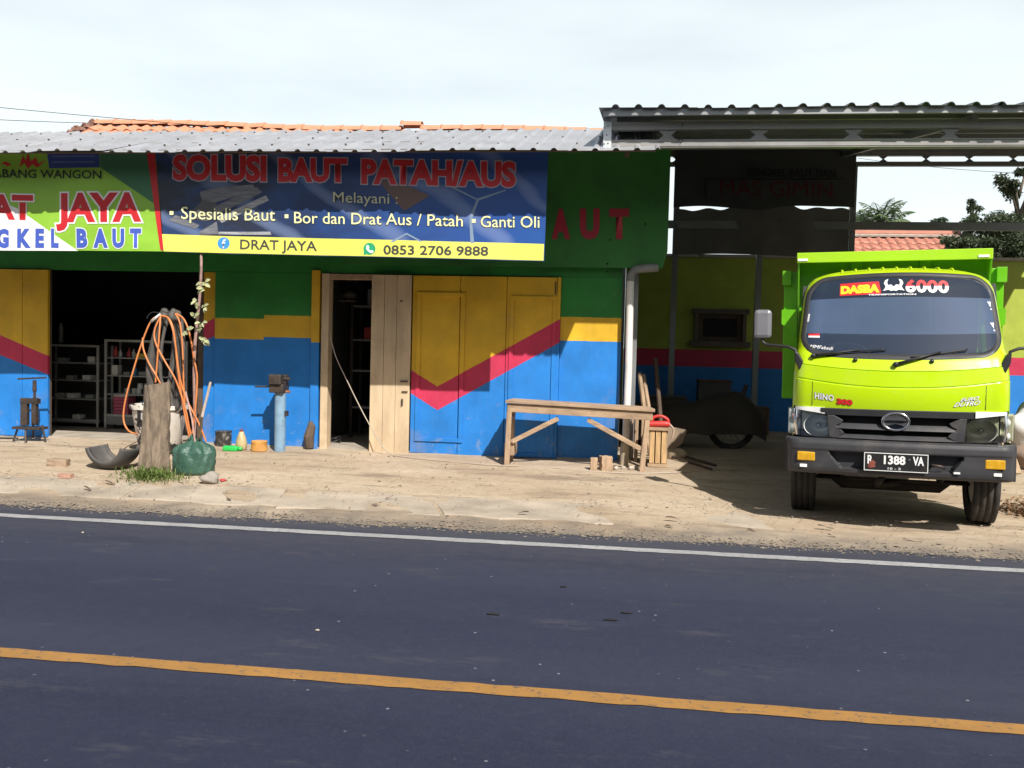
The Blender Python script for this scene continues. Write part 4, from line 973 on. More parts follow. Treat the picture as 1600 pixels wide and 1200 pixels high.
st = MB(); st.tube([(-.40+.2*math.cos(a), .62+.2*math.sin(a)*.35, 1.40+.2*math.sin(a)*.6) for a in [6.2832*k/24 for k in range(25)]], .014, 7, cap=False); T(st, 'steering_wheel', M_black, cab, sm=True)
# windscreen: glass band by band, then the rubber
def glass_panel(name, w0, w1, mat, par, lift=.0, g=.004):
    mb = MB(); nu, nv = 60, max(4, int((w1-w0)/.02))
    def fn(u, v): 
        w = w0+(w1-w0)*v; t = (w-WB)/(WT-WB); hwid = .755-.045*t; x = -hwid+2*hwid*u; return (x, front_pt(x, w)+.010-lift, wz(x, w))
    mb.grid(nu, nv, fn, keep=lambda u, v: in_wind(-(.755-.045*((w0+(w1-w0)*v)-WB)/(WT-WB))*(1-2*u), w0+(w1-w0)*v, 0))
    return T(mb, name, mat, par, sm=True)
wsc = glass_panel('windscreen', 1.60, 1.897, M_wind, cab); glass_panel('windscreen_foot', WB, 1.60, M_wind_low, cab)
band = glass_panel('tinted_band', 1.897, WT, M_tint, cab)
def rr_path(off, n=16):
    pts = []; zc, zh = (WB+WT)/2, (WT-WB)/2+off
    for sx, sz, a0 in ((1, 1, 0), (-1, 1, 90), (-1, -1, 180), (1, -1, 270)):
        for k in range(n+1):
            a = R(a0+90*k/n); rc = WRC+off; t = .5
            w = zc+sz*(zh-rc)+rc*math.sin(a); t = (w-WB)/(WT-WB); hwid = .755-.045*t+off
            pts.append((sx*(hwid-rc)+rc*math.cos(a), w))
    # straight runs cut fine enough to follow the bow of the glass
    out = []
    for (a, b), (c_, d) in zip(pts, pts[1:]+pts[:1]):
        m_ = max(1, int(math.hypot(c_-a, d-b)/.03))
        for k in range(m_): out.append((a+(c_-a)*k/m_, b+(d-b)*k/m_))
    return out
o1, o2 = rr_path(.022), rr_path(-.016)
def ribbon(pa_, pb2, lift, name, mat):
    n_ = min(len(pa_), len(pb2)); mb = MB()
    pa_ = [pa_[int(i*len(pa_)/240)] for i in range(240)]; pb2 = [pb2[int(i*len(pb2)/240)] for i in range(240)]
    for a, b in zip(pa_, pb2):
        mid = ((a[0]+b[0])/2, (a[1]+b[1])/2)
        mb.v += [(a[0], front_pt(a[0], a[1])-.001, wz(*a)), (mid[0], front_pt(*mid)-lift, wz(*mid)), (b[0], front_pt(b[0], b[1])+.011, wz(*b))]
    for i in range(240):
        j = (i+1) % 240; mb.f += [(3*i, 3*i+1, 3*j+1, 3*j), (3*i+1, 3*i+2, 3*j+2, 3*j+1)]; mb.mi += [0, 0]
    return T(mb, name, mat, cab, sm=True)
ribbon(rr_path(.018), rr_path(-.026), .014, 'windscreen_rubber', M_seal)
def onf(u, w, p=.003): return Vector((u, front_pt(u, w)-p, wz(u, w)))
def ftext(s, mat, par, u0_, w0, u1_, w1, h, **k):
    push = k.pop('push', .004)
    return text_mesh('lettering', s, mat, par, (u0_, 0, w0), (u1_, 0, w1), (u0_, 0, w0+h), push=push, local=True, face=lambda q, ps: (q[0], front_pt(q[0], q[2])-ps, wz(q[0], q[2])), **k)
def fpoly(pts, name, mat, par, ps=.003):
    bm = bmesh.new(); bm.faces.new([bm.verts.new((a, 0, b)) for a, b in pts])
    for ax in ((1, 0, 0), (0, 0, 1)):
        vals = [q[0] if ax[0] else q[1] for q in pts]; k = min(vals)+.03
        while k < max(vals): bmesh.ops.bisect_plane(bm, geom=bm.verts[:]+bm.edges[:]+bm.faces[:], plane_co=(k*ax[0], 0, k*ax[2]), plane_no=ax); k += .03
    bm.verts.index_update(); mb = MB().add([(v.co.x, front_pt(v.co.x, v.co.z)-ps, wz(v.co.x, v.co.z)) for v in bm.verts], [tuple(v.index for v in f.verts) for f in bm.faces]); bm.free()
    return T(mb, name, mat, par, sm=True)
M_syel = flat('sticker_yellow', (.80,.62,.02)); M_sred = flat('sticker_red', (.62,.02,.025)); M_swht = flat('sticker_white', (.80,.80,.80))
k_ = dict(push=-.006)
fpoly([(-.458, 1.918), (-.135, 1.922), (-.135, 1.945), (-.15, 2.026), (-.455, 2.022)], 'red_sticker', M_sred, band, -.008)
ftext('DASBA', M_syel, band, -.45, 1.938, -.145, 1.942, .064, bold=.07, **k_)
ftext('6000', M_swht, band, .055, 1.938, .385, 1.936, .10, bold=.04, spacing=1.06, **k_)
ftext('6000', M_sred, band, .055, 1.938, .385, 1.936, .10, bold=.04, spacing=1.06, push=-.004)
# lower half of the numerals stays white: trim the red copy
for o in band.children:
    if o.name.startswith('lettering') and o.data.materials[0] is M_sred:
        bm = bmesh.new(); bm.from_mesh(o.data); bmesh.ops.bisect_plane(bm, geom=bm.verts[:]+bm.edges[:]+bm.faces[:], plane_co=(0, 0, 2.0), plane_no=(0, 0, -1), clear_outer=True); bm.to_mesh(o.data); bm.free()
wing = [(0, .012), (.02, .03), (.045, .025), (.05, .05), (.04, .075), (.065, .065), (.075, .04), (.062, .015), (.07, -.005), (.085, -.02), (.04, -.012), (.02, -.022), (0, -.018)]
cx_, cz_ = -.036, 1.968
fpoly([(cx_+a, cz_+b) for a, b in wing]+[(cx_-a, cz_+b) for a, b in wing[-2:0:-1]], 'winged_emblem', M_swht, band, -.006)
ftext('TRANSPORTATION', M_swht, band, -.235, 1.912, .135, 1.912, .012, bold=.03, **k_)
fpoly([(-.70, 1.560), (-.61, 1.563), (-.61, 1.578), (-.70, 1.575)], 'white_sticker', M_swht, wsc, -.006); fpoly([(-.70, 1.576), (-.61, 1.579), (-.61, 1.597), (-.70, 1.593)], 'red_sticker', M_sred, wsc, -.006)
ftext('MMFabadi', M_swht, wsc, -.685, 1.472, -.50, 1.462, .028, bold=0, shear=.3, **k_)
for u_, w_ in ((-.715, 1.70), (.69, 1.80), (.70, 1.62)): fpoly([(u_, w_), (u_+.014, w_), (u_+.022*(-1 if u_ > 0 else 1), w_+.07), (u_+.008, w_+.07)], 'paper_sticker', M_swht, wsc, -.006)
# seams of the front panel
for u_ in (-.655, .625): fpoly([(u_-.002, 1.0), (u_+.002, 1.0), (u_+.002, 1.188), (u_-.002, 1.188)], 'panel_seam', M_black, cab, .0012)
ftext('HINO', M_swht, cab, -.635, 1.053, -.485, 1.048, .052, bold=.035, outline=.025, omat=M_plas, spacing=1.1)
ftext('300', M_sred, cab, -.465, 1.030, -.345, 1.027, .045, bold=.06, outline=.03, omat=flat('dark_red', (.25,.01,.01)))
ftext('EURO', M_swht, cab, .44, 1.075, .575, 1.083, .028, bold=.02, shear=.5, outline=.03, omat=M_plas); ftext('DUTRO', M_swht, cab, .395, 1.032, .585, 1.043, .036, bold=.02, shear=.5, outline=.03, omat=M_plas)
# wipers and washer nozzles
def wiper(pu, pw, eu, ew, bu, bw):
    a = onf(pu, pw, .012); b = onf(eu, ew, .03); wp = MB(); wp.tube([a-Vector((0, .01, 0)), a.lerp(b, .5)-Vector((0, .02, 0)), b], [.014, .009, .007], 7)
    wp.lathe([(.02, .02), (.02, -.025), (.01, -.03)], a, 10, axis='y')
    o = T(wp, 'wiper_arm', M_black, cab, sm=True); bl = MB()
    n_ = 12; bl.tube([onf(bu+(eu*1.0+(eu-bu)*.9-bu)*k/n_, bw+((ew+(ew-bw)*.35)-bw)*k/n_, .012) for k in range(n_+1)], .007, 6); T(bl, 'wiper_blade', M_black, cab, sm=True)
wiper(-.655, 1.405, -.30, 1.475, -.52, 1.445); wiper(-.03, 1.375, .30, 1.465, .08, 1.425)
for u_ in (-.33, .235): T(MB().lathe([(.016, 0), (.018, .012), (.010, .022), (.004, .03)], onf(u_, 1.388, .004), 10), 'washer_nozzle', M_black, cab, sm=True)
# grille with louvres and emblem
gr = MB(); gr.grid(40, 3, lambda u, v: (-.57+1.10*u, front_pt(-.57+1.10*u, 1.0)+.07, .73+.26*v)); grl = T(gr, 'grille', M_void)
def louvre(z0, z1, ua, ub, d0, d1, name='louvre'):
    mb = MB(); n_ = 30
    for i in range(n_+1):
        u = ua+(ub-ua)*i/n_; f = front_pt(u, 1.0)
        mb.v += [(u, f+d0, z1), (u, f+d0-.01, z1-.006), (u, f+d1, z0), (u, f+d1+.03, z0+.004), (u, f+d0+.04, z1-.01)]
    for i in range(n_):
        for k in range(5): a = 5*i+k; b = 5*i+(k+1) % 5; mb.f.append((a, b, b+5, a+5)); mb.mi.append(0)
    mb.f += [(0, 1, 2, 3, 4), tuple(5*n_+k for k in (4, 3, 2, 1, 0))]; mb.mi += [0, 0]
    return T(mb, name, M_plas, grl, auto=30)
louvre(.933, .988, -.585, .545, -.004, .0, 'grille_top'); louvre(.825, .868, -.50, .46, .035, -.002); louvre(.748, .782, -.49, .45, .035, -.002)
for sg, u_ in ((-1, -.485), (1, .445)):
    mb = MB(); f = front_pt(u_, 1.0)
    pp = [(0, .93), (.03, .915), (.075, .89), (.06, .868), (.02, .845), (.07, .805), (.085, .785), (.03, .748), (0, .745), (-.03, .75), (-.05, .93)]
    mb.prism([(u_-sg*a, b) for a, b in pp], f-.004, f+.05); T(mb, 'grille_end', M_plas, grl, bevel=.004)
ec = Vector((-.02, front_pt(-.02, .9)-.022, .897)); ea, eb = .098, .068
em = MB(); em.tube([ec+Vector((ea*math.cos(a), 0, eb*math.sin(a))) for a in [6.2832*k/40 for k in range(41)]], .0095, 8, cap=False)
emb = T(em, 'emblem', M_chrome, grl, sm=True)
T(MB().prism([(ec.x+ea*.97*math.cos(a), ec.z+eb*.97*math.sin(a)) for a in [6.2832*k/32 for k in range(32)]], ec.y+.002, ec.y+.03), 'emblem_ground', M_plas, emb)
T(MB().prism([(ec.x-.085, ec.z+.004), (ec.x-.055, ec.z+.010), (ec.x+.055, ec.z+.010), (ec.x+.085, ec.z+.004), (ec.x+.05, ec.z-.006), (ec.x-.05, ec.z-.006)], ec.y-.006, ec.y+.001), 'emblem_bar', M_chrome, emb)
T(MB().prism([(ec.x-.07, ec.z-.045), (ec.x-.045, ec.z-.028), (ec.x, ec.z-.018), (ec.x+.045, ec.z-.028), (ec.x+.07, ec.z-.045), (ec.x, ec.z-.062)], ec.y-.005, ec.y+.001), 'emblem_chevron', M_chrome, emb)
M_hous = pm('lamp_housing', (.55,.58,.55), .35, .0, var=.25, scale=12, bstr=.2)
# white corner panels, headlamps
for sg in (-1, 1):
    o_ = -.0; X = lambda u: sg*u
    mb = MB(); n_ = 10
    for i in range(n_+1):
        u = .555+(.785-.555)*i/n_; f = front_pt(u, 1.0); top = .990; bt_ = .938+.03*(i/n_)
        mb.v += [(X(u), f-.004, bt_), (X(u), f-.004, top), (X(u), f+.03, bt_), (X(u), f+.03, top)]
    for i in range(n_):
        a = 4*i; mb.f += [(a, a+4, a+5, a+1), (a+2, a+3, a+7, a+6), (a+1, a+5, a+7, a+3), (a, a+2, a+6, a+4)]; mb.mi += [0]*4
    mb.f += [(0, 1, 3, 2), (4*n_, 4*n_+2, 4*n_+3, 4*n_+1)]; mb.mi += [0, 0]
    T(mb, 'lamp_brow', M_swht, auto=40)
    lens = M_lens if sg < 0 else M_lens_old
    # dark housing behind, reflector bowl, bulb, lens skin
    def skin(ua, ub, za, zb_, lift, name, mat, par, n_=14, m_=8, bulge=.012, rc=.0):
        mb = MB()
        def fn(s_, t):
            u = ua+(ub-ua)*s_; z = za(s_)+(zb_(s_)-za(s_))*t; b = bulge*math.sin(math.pi*s_)*math.sin(math.pi*t)
            return (X(u), min(front_pt(min(u, .80), .96), .36)-lift-b, z)
        mb.grid(n_, m_, fn); return T(mb, name, mat, par, sm=True)
    hl = skin(.475, .735, lambda s_: .742+.008*s_, lambda s_: .915+.04*s_, -.055, 'headlamp', M_hous, None, bulge=-.0)
    if sg < 0: hl['label'] = 'clear headlamp'
    else: hl['label'] = 'yellowed headlamp'
    cxh, czh = X(.60), .838; fy = front_pt(.6, .96)
    bowl = MB(); bowl.lathe([(.118, 0), (.112, .008), (.09, .03), (.06, .042), (.03, .047)], (0, 0, 0), 26, axis='y', cap=False)
    bowl.v = [(cxh+q[0]*1.0, fy+.004+q[1], czh+q[2]*.78) for q in bowl.v]; T(bowl, 'reflector', M_refl, hl, sm=True)
    T(MB().lathe([(.022, .045), (.022, .02), (.012, .008), (.004, .006)], (cxh, fy, czh), 12, axis='y'), 'bulb', M_chrome, hl, sm=True)
    sur = MB(); 
    for i in range(8): sur.box(cxh-sg*.115+sg*.026*i-.009, cxh-sg*.115+sg*.026*i+.009, fy+.012, fy+.03, .925+.003*i, .945+.003*i)
    T(sur, 'reflector_trim', M_refl, hl)
    skin(.47, .738, lambda s_: .740+.008*s_, lambda s_: .917+.043*s_, .006, 'lens', lens, hl)
    ol = skin(.745, .845, lambda s_: .752+.02*s_, lambda s_: .962+.012*s_, -.05, 'corner_lamp', M_hous, None, bulge=0)
    for z_, m_ in ((.905, pm('lamp_pink', (.55,.35,.33), .35, var=.3, scale=20) if sg < 0 else M_refl), (.80, M_refl)):
        T(MB().lathe([(.034, 0), (.03, .015), (.012, .022)], (X(.782), front_pt(.775, .96)+.012, z_), 16, axis='y', cap=True), 'reflector', m_, ol, sm=True)
    T(MB().box(min(X(.765), X(.842)), max(X(.765), X(.842)), front_pt(.80, .96)+.004, .46, .757, .966), 'lamp_body', M_hous, ol, bevel=.012)
    skin(.743, .846, lambda s_: .748+.02*s_, lambda s_: .965+.012*s_, .008, 'lens', lens, ol)
# bumper, one skin with pressed recess
BUW = .845
def bump_pt(u, t):
    # t goes around the section from top back to bottom back
    prof = [(.10, .738), (.035, .738), (.008, .725), (0, .70), (0, .655), (.006, .645), (.010, .60), (.010, .54), (.012, .505), (.02, .475), (.04, .455), (.10, .445)]
    k = t*(len(prof)-1); i = min(int(k), len(prof)-2); f = k-i; v = prof[i][0]+(prof[i+1][0]-prof[i][0])*f; w = prof[i][1]+(prof[i+1][1]-prof[i][1])*f
    e = BUW-.12
    if abs(u) > 1: pass
    x = u*BUW; v += .06*(min(abs(x), e)/BUW)**2
    if abs(x) > e: d = (abs(x)-e)/.12; v += .12*(1-math.sqrt(max(0, 1-d*d)))
    q = .50-.10*max(0, (.645-w)/.14)
    if abs(x+.02) < q and .512 < w < .640: v += .065
    return Vector((x, v, w))
bm_ = MB(); nu = 150; rowsb = 44
bm_.grid(nu, rowsb, lambda u, t: bump_pt(-1+2*u, t))
bmp = T(bm_, 'bumper', M_plas, auto=50)
for sg in (-1, 1):
    sd_ = MB(); sd_.box(sg*BUW-.01, sg*BUW+.01, .16, .62, .45, .735); T(sd_, 'bumper_return', M_plas, bmp, bevel=.008)
    xs = sg*.69; f = bump_pt(xs/BUW, .55).y
    T(MB().box(xs-.07, xs+.07, f-.012, f+.02, .555, .628), 'indicator', M_amber, bmp, bevel=.008)
    T(MB().box(xs-.028+.02*sg, xs+.028+.02*sg, f-.004, f+.01, .500, .525), 'white_tag', M_swht, bmp, bevel=.002)
T(MB().box(.40, .445, .012, .03, .508, .522), 'white_tag', M_swht, bmp)
hk = MB(); hk.tube([(.24, .07, .55), (.25, .03, .565), (.31, .02, .56), (.34, .05, .545)], .012, 8); T(hk, 'tow_hook', M_iron, bmp, sm=True)
# number plate
pl = T(MB().box(-.25, .215, -.022, -.012, .508, .652), 'number_plate', pm('plate_black', (.015,.015,.016), .45, var=.2, dirt=(.10,.06,.05), damt=.4), bmp, bevel=.003)
fr_ = MB(); fr_.box(-.25, .215, -.0255, -.0225, .646, .652); fr_.box(-.25, .215, -.0255, -.0225, .508, .513); fr_.box(-.25, -.245, -.0255, -.0225, .514, .645); fr_.box(.21, .215, -.0255, -.0225, .514, .645)
T(fr_, 'plate_border', M_swht, pl); T(MB().box(-.255, .22, -.012, .06, .52, .64), 'plate_bracket', M_black, bmp)
pt_ = lambda s_, a, b, z, h, **k: text_mesh('lettering', s_, M_swht, pl, (a, -.022, z), (b, -.022, z), (a, -.022, z+h), push=.003, local=True, **k)
pt_('R', -.225, -.185, .563, .068, bold=.03); pt_('1388', -.105, .052, .563, .070, bold=.035); pt_('VA', .105, .185, .563, .070, bold=.035); pt_('10 - 2', -.075, .02, .522, .018, bold=.01)
T(MB().blob((-.195, -.0235, .555), (.028, .003, .03), 3, 10, 6, .4), 'rust_spot', pm('rust_spot', (.22,.06,.04), .9, var=.4, scale=40), pl)
T(MB().lathe([(.012, 0), (.009, -.006)], (.078, -.0225, .603), 10, axis='y'), 'plate_bolt', M_chrome, pl)
# mirrors
for sg in (-1, 1):
    mh = MB(); X = lambda u: sg*u
    mh.box(min(X(1.0), X(1.145)), max(X(1.0), X(1.145)), .28, .36, 1.555, 1.80); mr = T(mh, 'mirror', pm('mirror_grey', (.17,.17,.19), .4, var=.08, bstr=.05), bevel=.03)
    T(MB().box(min(X(1.02), X(1.125)), max(X(1.02), X(1.125)), .361, .366, 1.58, 1.775), 'mirror_glass', M_chrome, mr)
    T(MB().tube([(X(1.075), .32, 1.57), (X(1.07), .32, 1.52), (X(1.03), .31, 1.50), (X(.86), .25, 1.485), (X(.80), .24, 1.46), (X(.785), .24, 1.38)], .013, 8), 'mirror_arm', M_black, mr, sm=True)
    T(MB().prism([(X(.805), 1.46), (X(.80), 1.37), (X(.765), 1.29), (X(.72), 1.31), (X(.735), 1.37), (X(.77), 1.43)], front_pt(.76, 1.35)-.03, front_pt(.76, 1.35)+.06), 'mirror_bracket', M_black, mr, bevel=.01)
    dv = MB(); dv.bar((X(.775), .60, 1.46), (X(.745), .76, 2.02), .03, .05, (0, 1, 0)); T(dv, 'window_visor', M_black)
    sw = MB(); sw.grid(6, 6, lambda u, v: (X(lerp_tab(HWT, 1.45+.55*v)-.005), .75+.5*u, 1.45+.55*v)); T(sw, 'side_window', M_clear)
# wheels
def wheel(x, y, r, w):
    t = MB(); t.lathe([(r*.60, -w/2*.8), (r*.93, -w/2), (r, -w/2*.82), (r, w/2*.82), (r*.93, w/2), (r*.60, w/2*.8)], (x, y, r+.0), 40, axis='x', cap=False)
    wh = T(t, 'wheel', M_tyre, auto=40)
    for dx in (-.36, -.12, .12, .36):
        g_ = MB(); g_.lathe([(r-.002, dx*w-w*.095), (r+.008, dx*w-w*.085), (r+.008, dx*w+w*.085), (r-.002, dx*w+w*.095)], (x, y, r), 40, axis='x', cap=False)
        T(g_, 'tread_rib', M_tyre, wh, sm=True)
    rm = MB(); rm.lathe([(r*.6, -w*.35), (r*.55, -w*.1), (r*.3, 0), (r*.3, w*.1), (r*.55, w*.2), (r*.6, w*.35)], (x, y, r), 24, axis='x'); T(rm, 'rim', M_rim, wh, auto=40)
wheel(-.725, .95, .375, .205); wheel(.725, .95, .375, .205)
for sx in (-1, 1): wheel(sx*.83, 3.4, .375, .19); wheel(sx*.60, 3.4, .375, .19)
# chassis, axle, springs, engine
ch = MB(); ch.box(-.40, -.33, .25, 4.6, .50, .66); ch.box(.33, .40, .25, 4.6, .50, .66); T(ch, 'chassis_rail', M_chas)
ax = MB(); ax.tube([(-.60, .95, .36), (-.48, .95, .35), (-.40, .95, .27), (.40, .95, .27), (.48, .95, .35), (.60, .95, .36)], .05, 10); T(ax, 'front_axle', M_chas, sm=True)
T(MB().tube([(-.6, 3.4, .375), (-.1, 3.4, .375), (0, 3.4, .375), (.1, 3.4, .375), (.6, 3.4, .375)], [.06, .07, .16, .07, .06], 12), 'rear_axle', M_chas, sm=True)
for sg in (-1, 1):
    ls = MB()
    for k in range(4): ls.tube([(sg*.40, .35+.07*k, .47-.02*k), (sg*.40, .95, .36-.018*k), (sg*.40, 1.55-.07*k, .47-.02*k)], .018, 6)
    T(ls, 'leaf_spring', M_chas)
    fd = MB(); fd.grid(12, 2, lambda u, v: (sg*(.56+.25*v), .95+.46*math.cos(math.pi*(1-u)), .42+.46*math.sin(math.pi*u))); T(fd, 'wheel_arch', M_black, sm=True)
T(MB().box(-.30, .30, .30, 1.35, .42, .90), 'engine', M_chas, bevel=.05)
rod = MB(); rod.tube([(-.62, .80, .33), (.62, .80, .33)], .016, 7); rod.tube([(.45, .5, .52), (.50, .85, .36)], .018, 7); rod.tube([(-.1, .35, .40), (-.12, .7, .30), (.06, .75, .32)], .03, 8); T(rod, 'steering_rod', M_chas, sm=True)
T(MB().box(-.78, -.45, 1.6, 2.4, .45, .75), 'fuel_tank', M_chas, bevel=.04)
# tipping bed
bd = MB(); BW_ = .95
bd.box(-BW_, BW_, 1.72, 4.75, 1.00, 1.06); bd.box(-.84, .84, 1.72, 1.76, 1.06, 2.37); bd.box(-BW_, -BW_+.05, 1.80, 4.70, 1.06, 2.20); bd.box(BW_-.05, BW_, 1.80, 4.70, 1.06, 2.20); bd.box(-BW_, BW_, 4.70, 4.75, 1.06, 2.15)
bed = T(bd, 'tipping_bed', M_bedg, bevel=.006)
lip = MB().box(-.845, .835, 1.42, 1.80, 2.372, 2.39); lip.box(-.845, .835, 1.40, 1.42, 2.295, 2.392); T(lip, 'cab_guard', carpaint('guard_paint', (.36,.62,.02)), bed, bevel=.006)
for sg in (-1, 1):
    T(MB().add([(sg*.835, 1.42, 2.30), (sg*.835, 1.72, 1.6), (sg*.835, 1.72, 2.37), (sg*.835, 1.42, 2.37), (sg*.82, 1.42, 2.30), (sg*.82, 1.72, 1.6), (sg*.82, 1.72, 2.37), (sg*.82, 1.42, 2.37)], [(0,1,2,3),(4,7,6,5),(0,4,5,1),(1,5,6,2),(2,6,7,3),(3,7,4,0)]), 'guard_gusset', M_bedg, bed)
    X = lambda u: sg*u
    T(MB().box(min(X(.83), X(.97)), max(X(.83), X(.97)), 1.66, 1.80, .98, 2.235), 'corner_post', M_bedg, bed, bevel=.008)
    T(MB().box(min(X(.90), X(.985)), max(X(.90), X(.985)), 1.60, 1.66, 2.10, 2.24), 'post_bracket', M_bedg, bed, bevel=.005)
    T(MB().prism([(X(.84), 1.60), (X(.985), 1.72), (X(.985), 1.86), (X(.84), 1.86)], 1.62, 1.66), 'post_gusset', M_bedg, bed)
    for y_ in (2.3, 2.9, 3.5, 4.1): T(MB().box(min(X(.95), X(.99)), max(X(.95), X(.99)), y_-.05, y_+.05, 1.0, 2.18), 'side_stake', M_bedg, bed)
for u_ in (-.30, .31): T(MB().box(u_-.05, u_+.05, 1.68, 1.719, 1.06, 2.36), 'front_rib', M_bedg, bed, bevel=.005)
for u_ in (-.79, .76): T(MB().box(u_-.045, u_+.045, 1.392, 1.399, 2.312, 2.335), 'white_tag', M_swht, bed)
T(MB().box(-.4, .4, 1.8, 4.6, .70, .98), 'bed_subframe', M_chas, bed)
# ------------------------------------------------------------------ smaller things, left to right
gz = ground_z
def at_ground(px_, py_): return G(px_, py_)
# iron pedestal tool (tyre breaker) by the left door
p = G(45, 690); t = thing('tyre_press', p, 'rusty iron foot press on a small four legged stand by the left door', 'tool')
k = p.y/CAM_F*1.01
def pp(px_, py_, dy=0): return W(px_, py_, p.y+dy)
for a, b, dy in (((28, 668), (20, 692), -.02), ((66, 664), (71, 690), -.02), ((40, 668), (40, 693), -.14), ((52, 664), (52, 684), .12)): 
    MB().tube([pp(*a, dy*.4), pp(*b, dy)], .012, 7).build('leg', M_iron, t)
a, b = pp(26, 668), pp(68, 662); MB().box(a.x, b.x, p.y-.09, p.y+.09, a.z-.012, a.z+.02).build('base_plate', M_iron, t, bevel=.004)
for x0, x1 in ((34, 44), (51, 58)):
    a, b = pp(x0, 664), pp(x1, 622); MB().box(a.x, b.x, p.y-.03, p.y+.03, a.z, b.z).build('upright', M_iron, t, bevel=.004)
a, b = pp(34, 630), pp(61, 623); MB().box(a.x, b.x, p.y-.035, p.y+.035, a.z, b.z).build('crosshead', M_iron, t, bevel=.004)
MB().tube([pp(54, 624), pp(54, 612), pp(54, 611), pp(54, 594)], [.016, .016, .026, .022], 10).build('screw', M_iron, t)
MB().tube([pp(28, 592), pp(72, 590)], .011, 8).build('handle', M_iron, t)
MB().lathe([(.035, 0), (.03, .05), (.02, .09), (.03, .13)], pp(54, 663), 10).build('jack', M_iron, t, sm=True)
MB().tube([pp(-40, 684, -.1), pp(28, 685, -.1)], .012, 6).build('foot_bar', M_iron, t)
# bricks and stones by the kerb
M_brick = pm('old_brick', (.33,.24,.17), .95, var=.3, scale=14, bstr=.7, bscale=50, bdist=.008)
def lump(px0, px1, pyb, pyt, name, mat, label, cat, depth=.1, seed=1, group=None, rot=0):
    c = G((px0+px1)/2, pyb); s_ = c.y/CAM_F; w = (px1-px0)*s_; h = (pyb-pyt)*s_*.95
    mb = MB(); mb.box(-w/2, w/2, -depth/2, depth/2, 0, h)
    bm = bmesh.new(); me = bpy.data.meshes.new(name); me.from_pydata(mb.v, [], mb.f); bm.from_mesh(me); bmesh.ops.recalc_face_normals(bm, faces=bm.faces); bmesh.ops.subdivide_edges(bm, edges=bm.edges[:], cuts=4, use_grid_fill=True)
    rn = random.Random(seed)
    for v in bm.verts: v.co += Vector((rn.uniform(-1, 1), rn.uniform(-1, 1), rn.uniform(-1, 1)))*min(w, h, depth)*.06
    bm.to_mesh(me); bm.free(); me.materials.append(mat); me.polygons.foreach_set('use_smooth', [True]*len(me.polygons)); me.set_sharp_from_angle(angle=R(45))
    o = bpy.data.objects.new(name, me); scene.collection.objects.link(o); o.location = c+Vector((0, depth/2, -.004)); o.rotation_euler = (0, 0, rot)
    m2 = o.modifiers.new('b', 'BEVEL'); m2.width = .006; m2.segments = 2
    return tag(o, label, cat, group)
lump(70, 103, 730, 715, 'brick', M_brick, 'worn tan brick lying on the forecourt at the left', 'brick', .1, 2, rot=.15)
lump(88, 111, 747, 739, 'brick_shard', pm('pink_brick', (.42,.25,.19), .95, var=.25, scale=14, bstr=.5), 'pinkish broken brick on the kerb slab below the brick', 'brick', .07, 3)
c = G(323, 757); tag(MB().blob(c+Vector((0, .07, .045)), (.095, .08, .058), 4, 14, 10, .2).build('stone', pm('grey_stone', (.30,.27,.24), .9, var=.2, scale=8, bstr=.4), sm=True), 'rounded grey stone in front of the green bag', 'stone')
tag(MB().blob(G(348, 752)+Vector((0, 0, .01)), (.03, .03, .014), 9, 8, 6, .3).build('red_scrap', flat('scrap_red', (.5,.05,.05)), sm=True), 'small red plastic scrap beside the grey stone', 'scrap')
# cut tyre piece lying like a bowl
c = G(160, 736); s_ = c.y/CAM_F; t = thing('cut_tyre', c, 'dark cut-open tyre lying like a bowl on the forecourt', 'tyre')
def tyre(u, v, th=0):
    a = R(192+156*u); b = R(-100+200*v)                # along the arc, across the section
    Rr, r = .235, .13-th
    rad = Rr+r*math.cos(b)*.75; return Vector((c.x+.01+rad*math.cos(a)*.80, c.y+.18+r*math.sin(b)*1.35, c.z+.272+rad*math.sin(a)*.82+.0))
mb = MB()
for th in (0, .022): mb.grid(28, 16, lambda u, v: tyre(u, v, th))
n1, n2 = 28, 16; o_ = (n1+1)*(n2+1)
for i in range(n1):
    for row in (0, n2): a = row*(n1+1)+i; mb.f.append((a, a+1, o_+a+1, o_+a)); mb.mi.append(0)
for j in range(n2):
    for col in (0, n1): a = j*(n1+1)+col; mb.f.append((a, a+n1+1, o_+a+n1+1, o_+a)); mb.mi.append(0)
mt_ty = pm('dusty_tyre', (.075,.072,.07), .75, var=.3, scale=6, bstr=.3, dirt=(.2,.17,.14), dscale=4, damt=.5)
ty = mb.build('tyre_carcass', mt_ty, t, sm=True)
# tree stump
p = Gb(240, 738, .13); t = thing('tree_stump', p, 'cut tree stump with grey scored bark beside the hoses', 'stump')
a = W(247, 600, p.y); H = a.z-p.z
def stump(u, v):
    th = 2*math.pi*u; r = .125+.03*(1-v)**3+.018*math.sin(5*th+v*3)*(1-v)+.008*math.sin(11*th+v*9)+.006*math.sin(23*th-v*17)
    return (p.x+(.03+.02*math.sin(v*3))*v+r*math.cos(th), p.y+r*math.sin(th)*.9, p.z-.03+(H+.03)*v+(.02*math.cos(th) if v == 1 else 0))
M_bark = pm('scored_bark', (.22,.17,.125), .95, var=.65, scale=7, bstr=.9, bscale=16, bdist=.02, stretch=(2, 2, .6), dirt=(.12,.09,.07), dscale=5, damt=.7)
MB().grid(48, 30, stump).build('bark', M_bark, t, sm=True)
top = MB(); ring = [stump(i/48, 1) for i in range(48)]; cc = Vector((sum(q[0] for q in ring)/48, sum(q[1] for q in ring)/48, sum(q[2] for q in ring)/48))
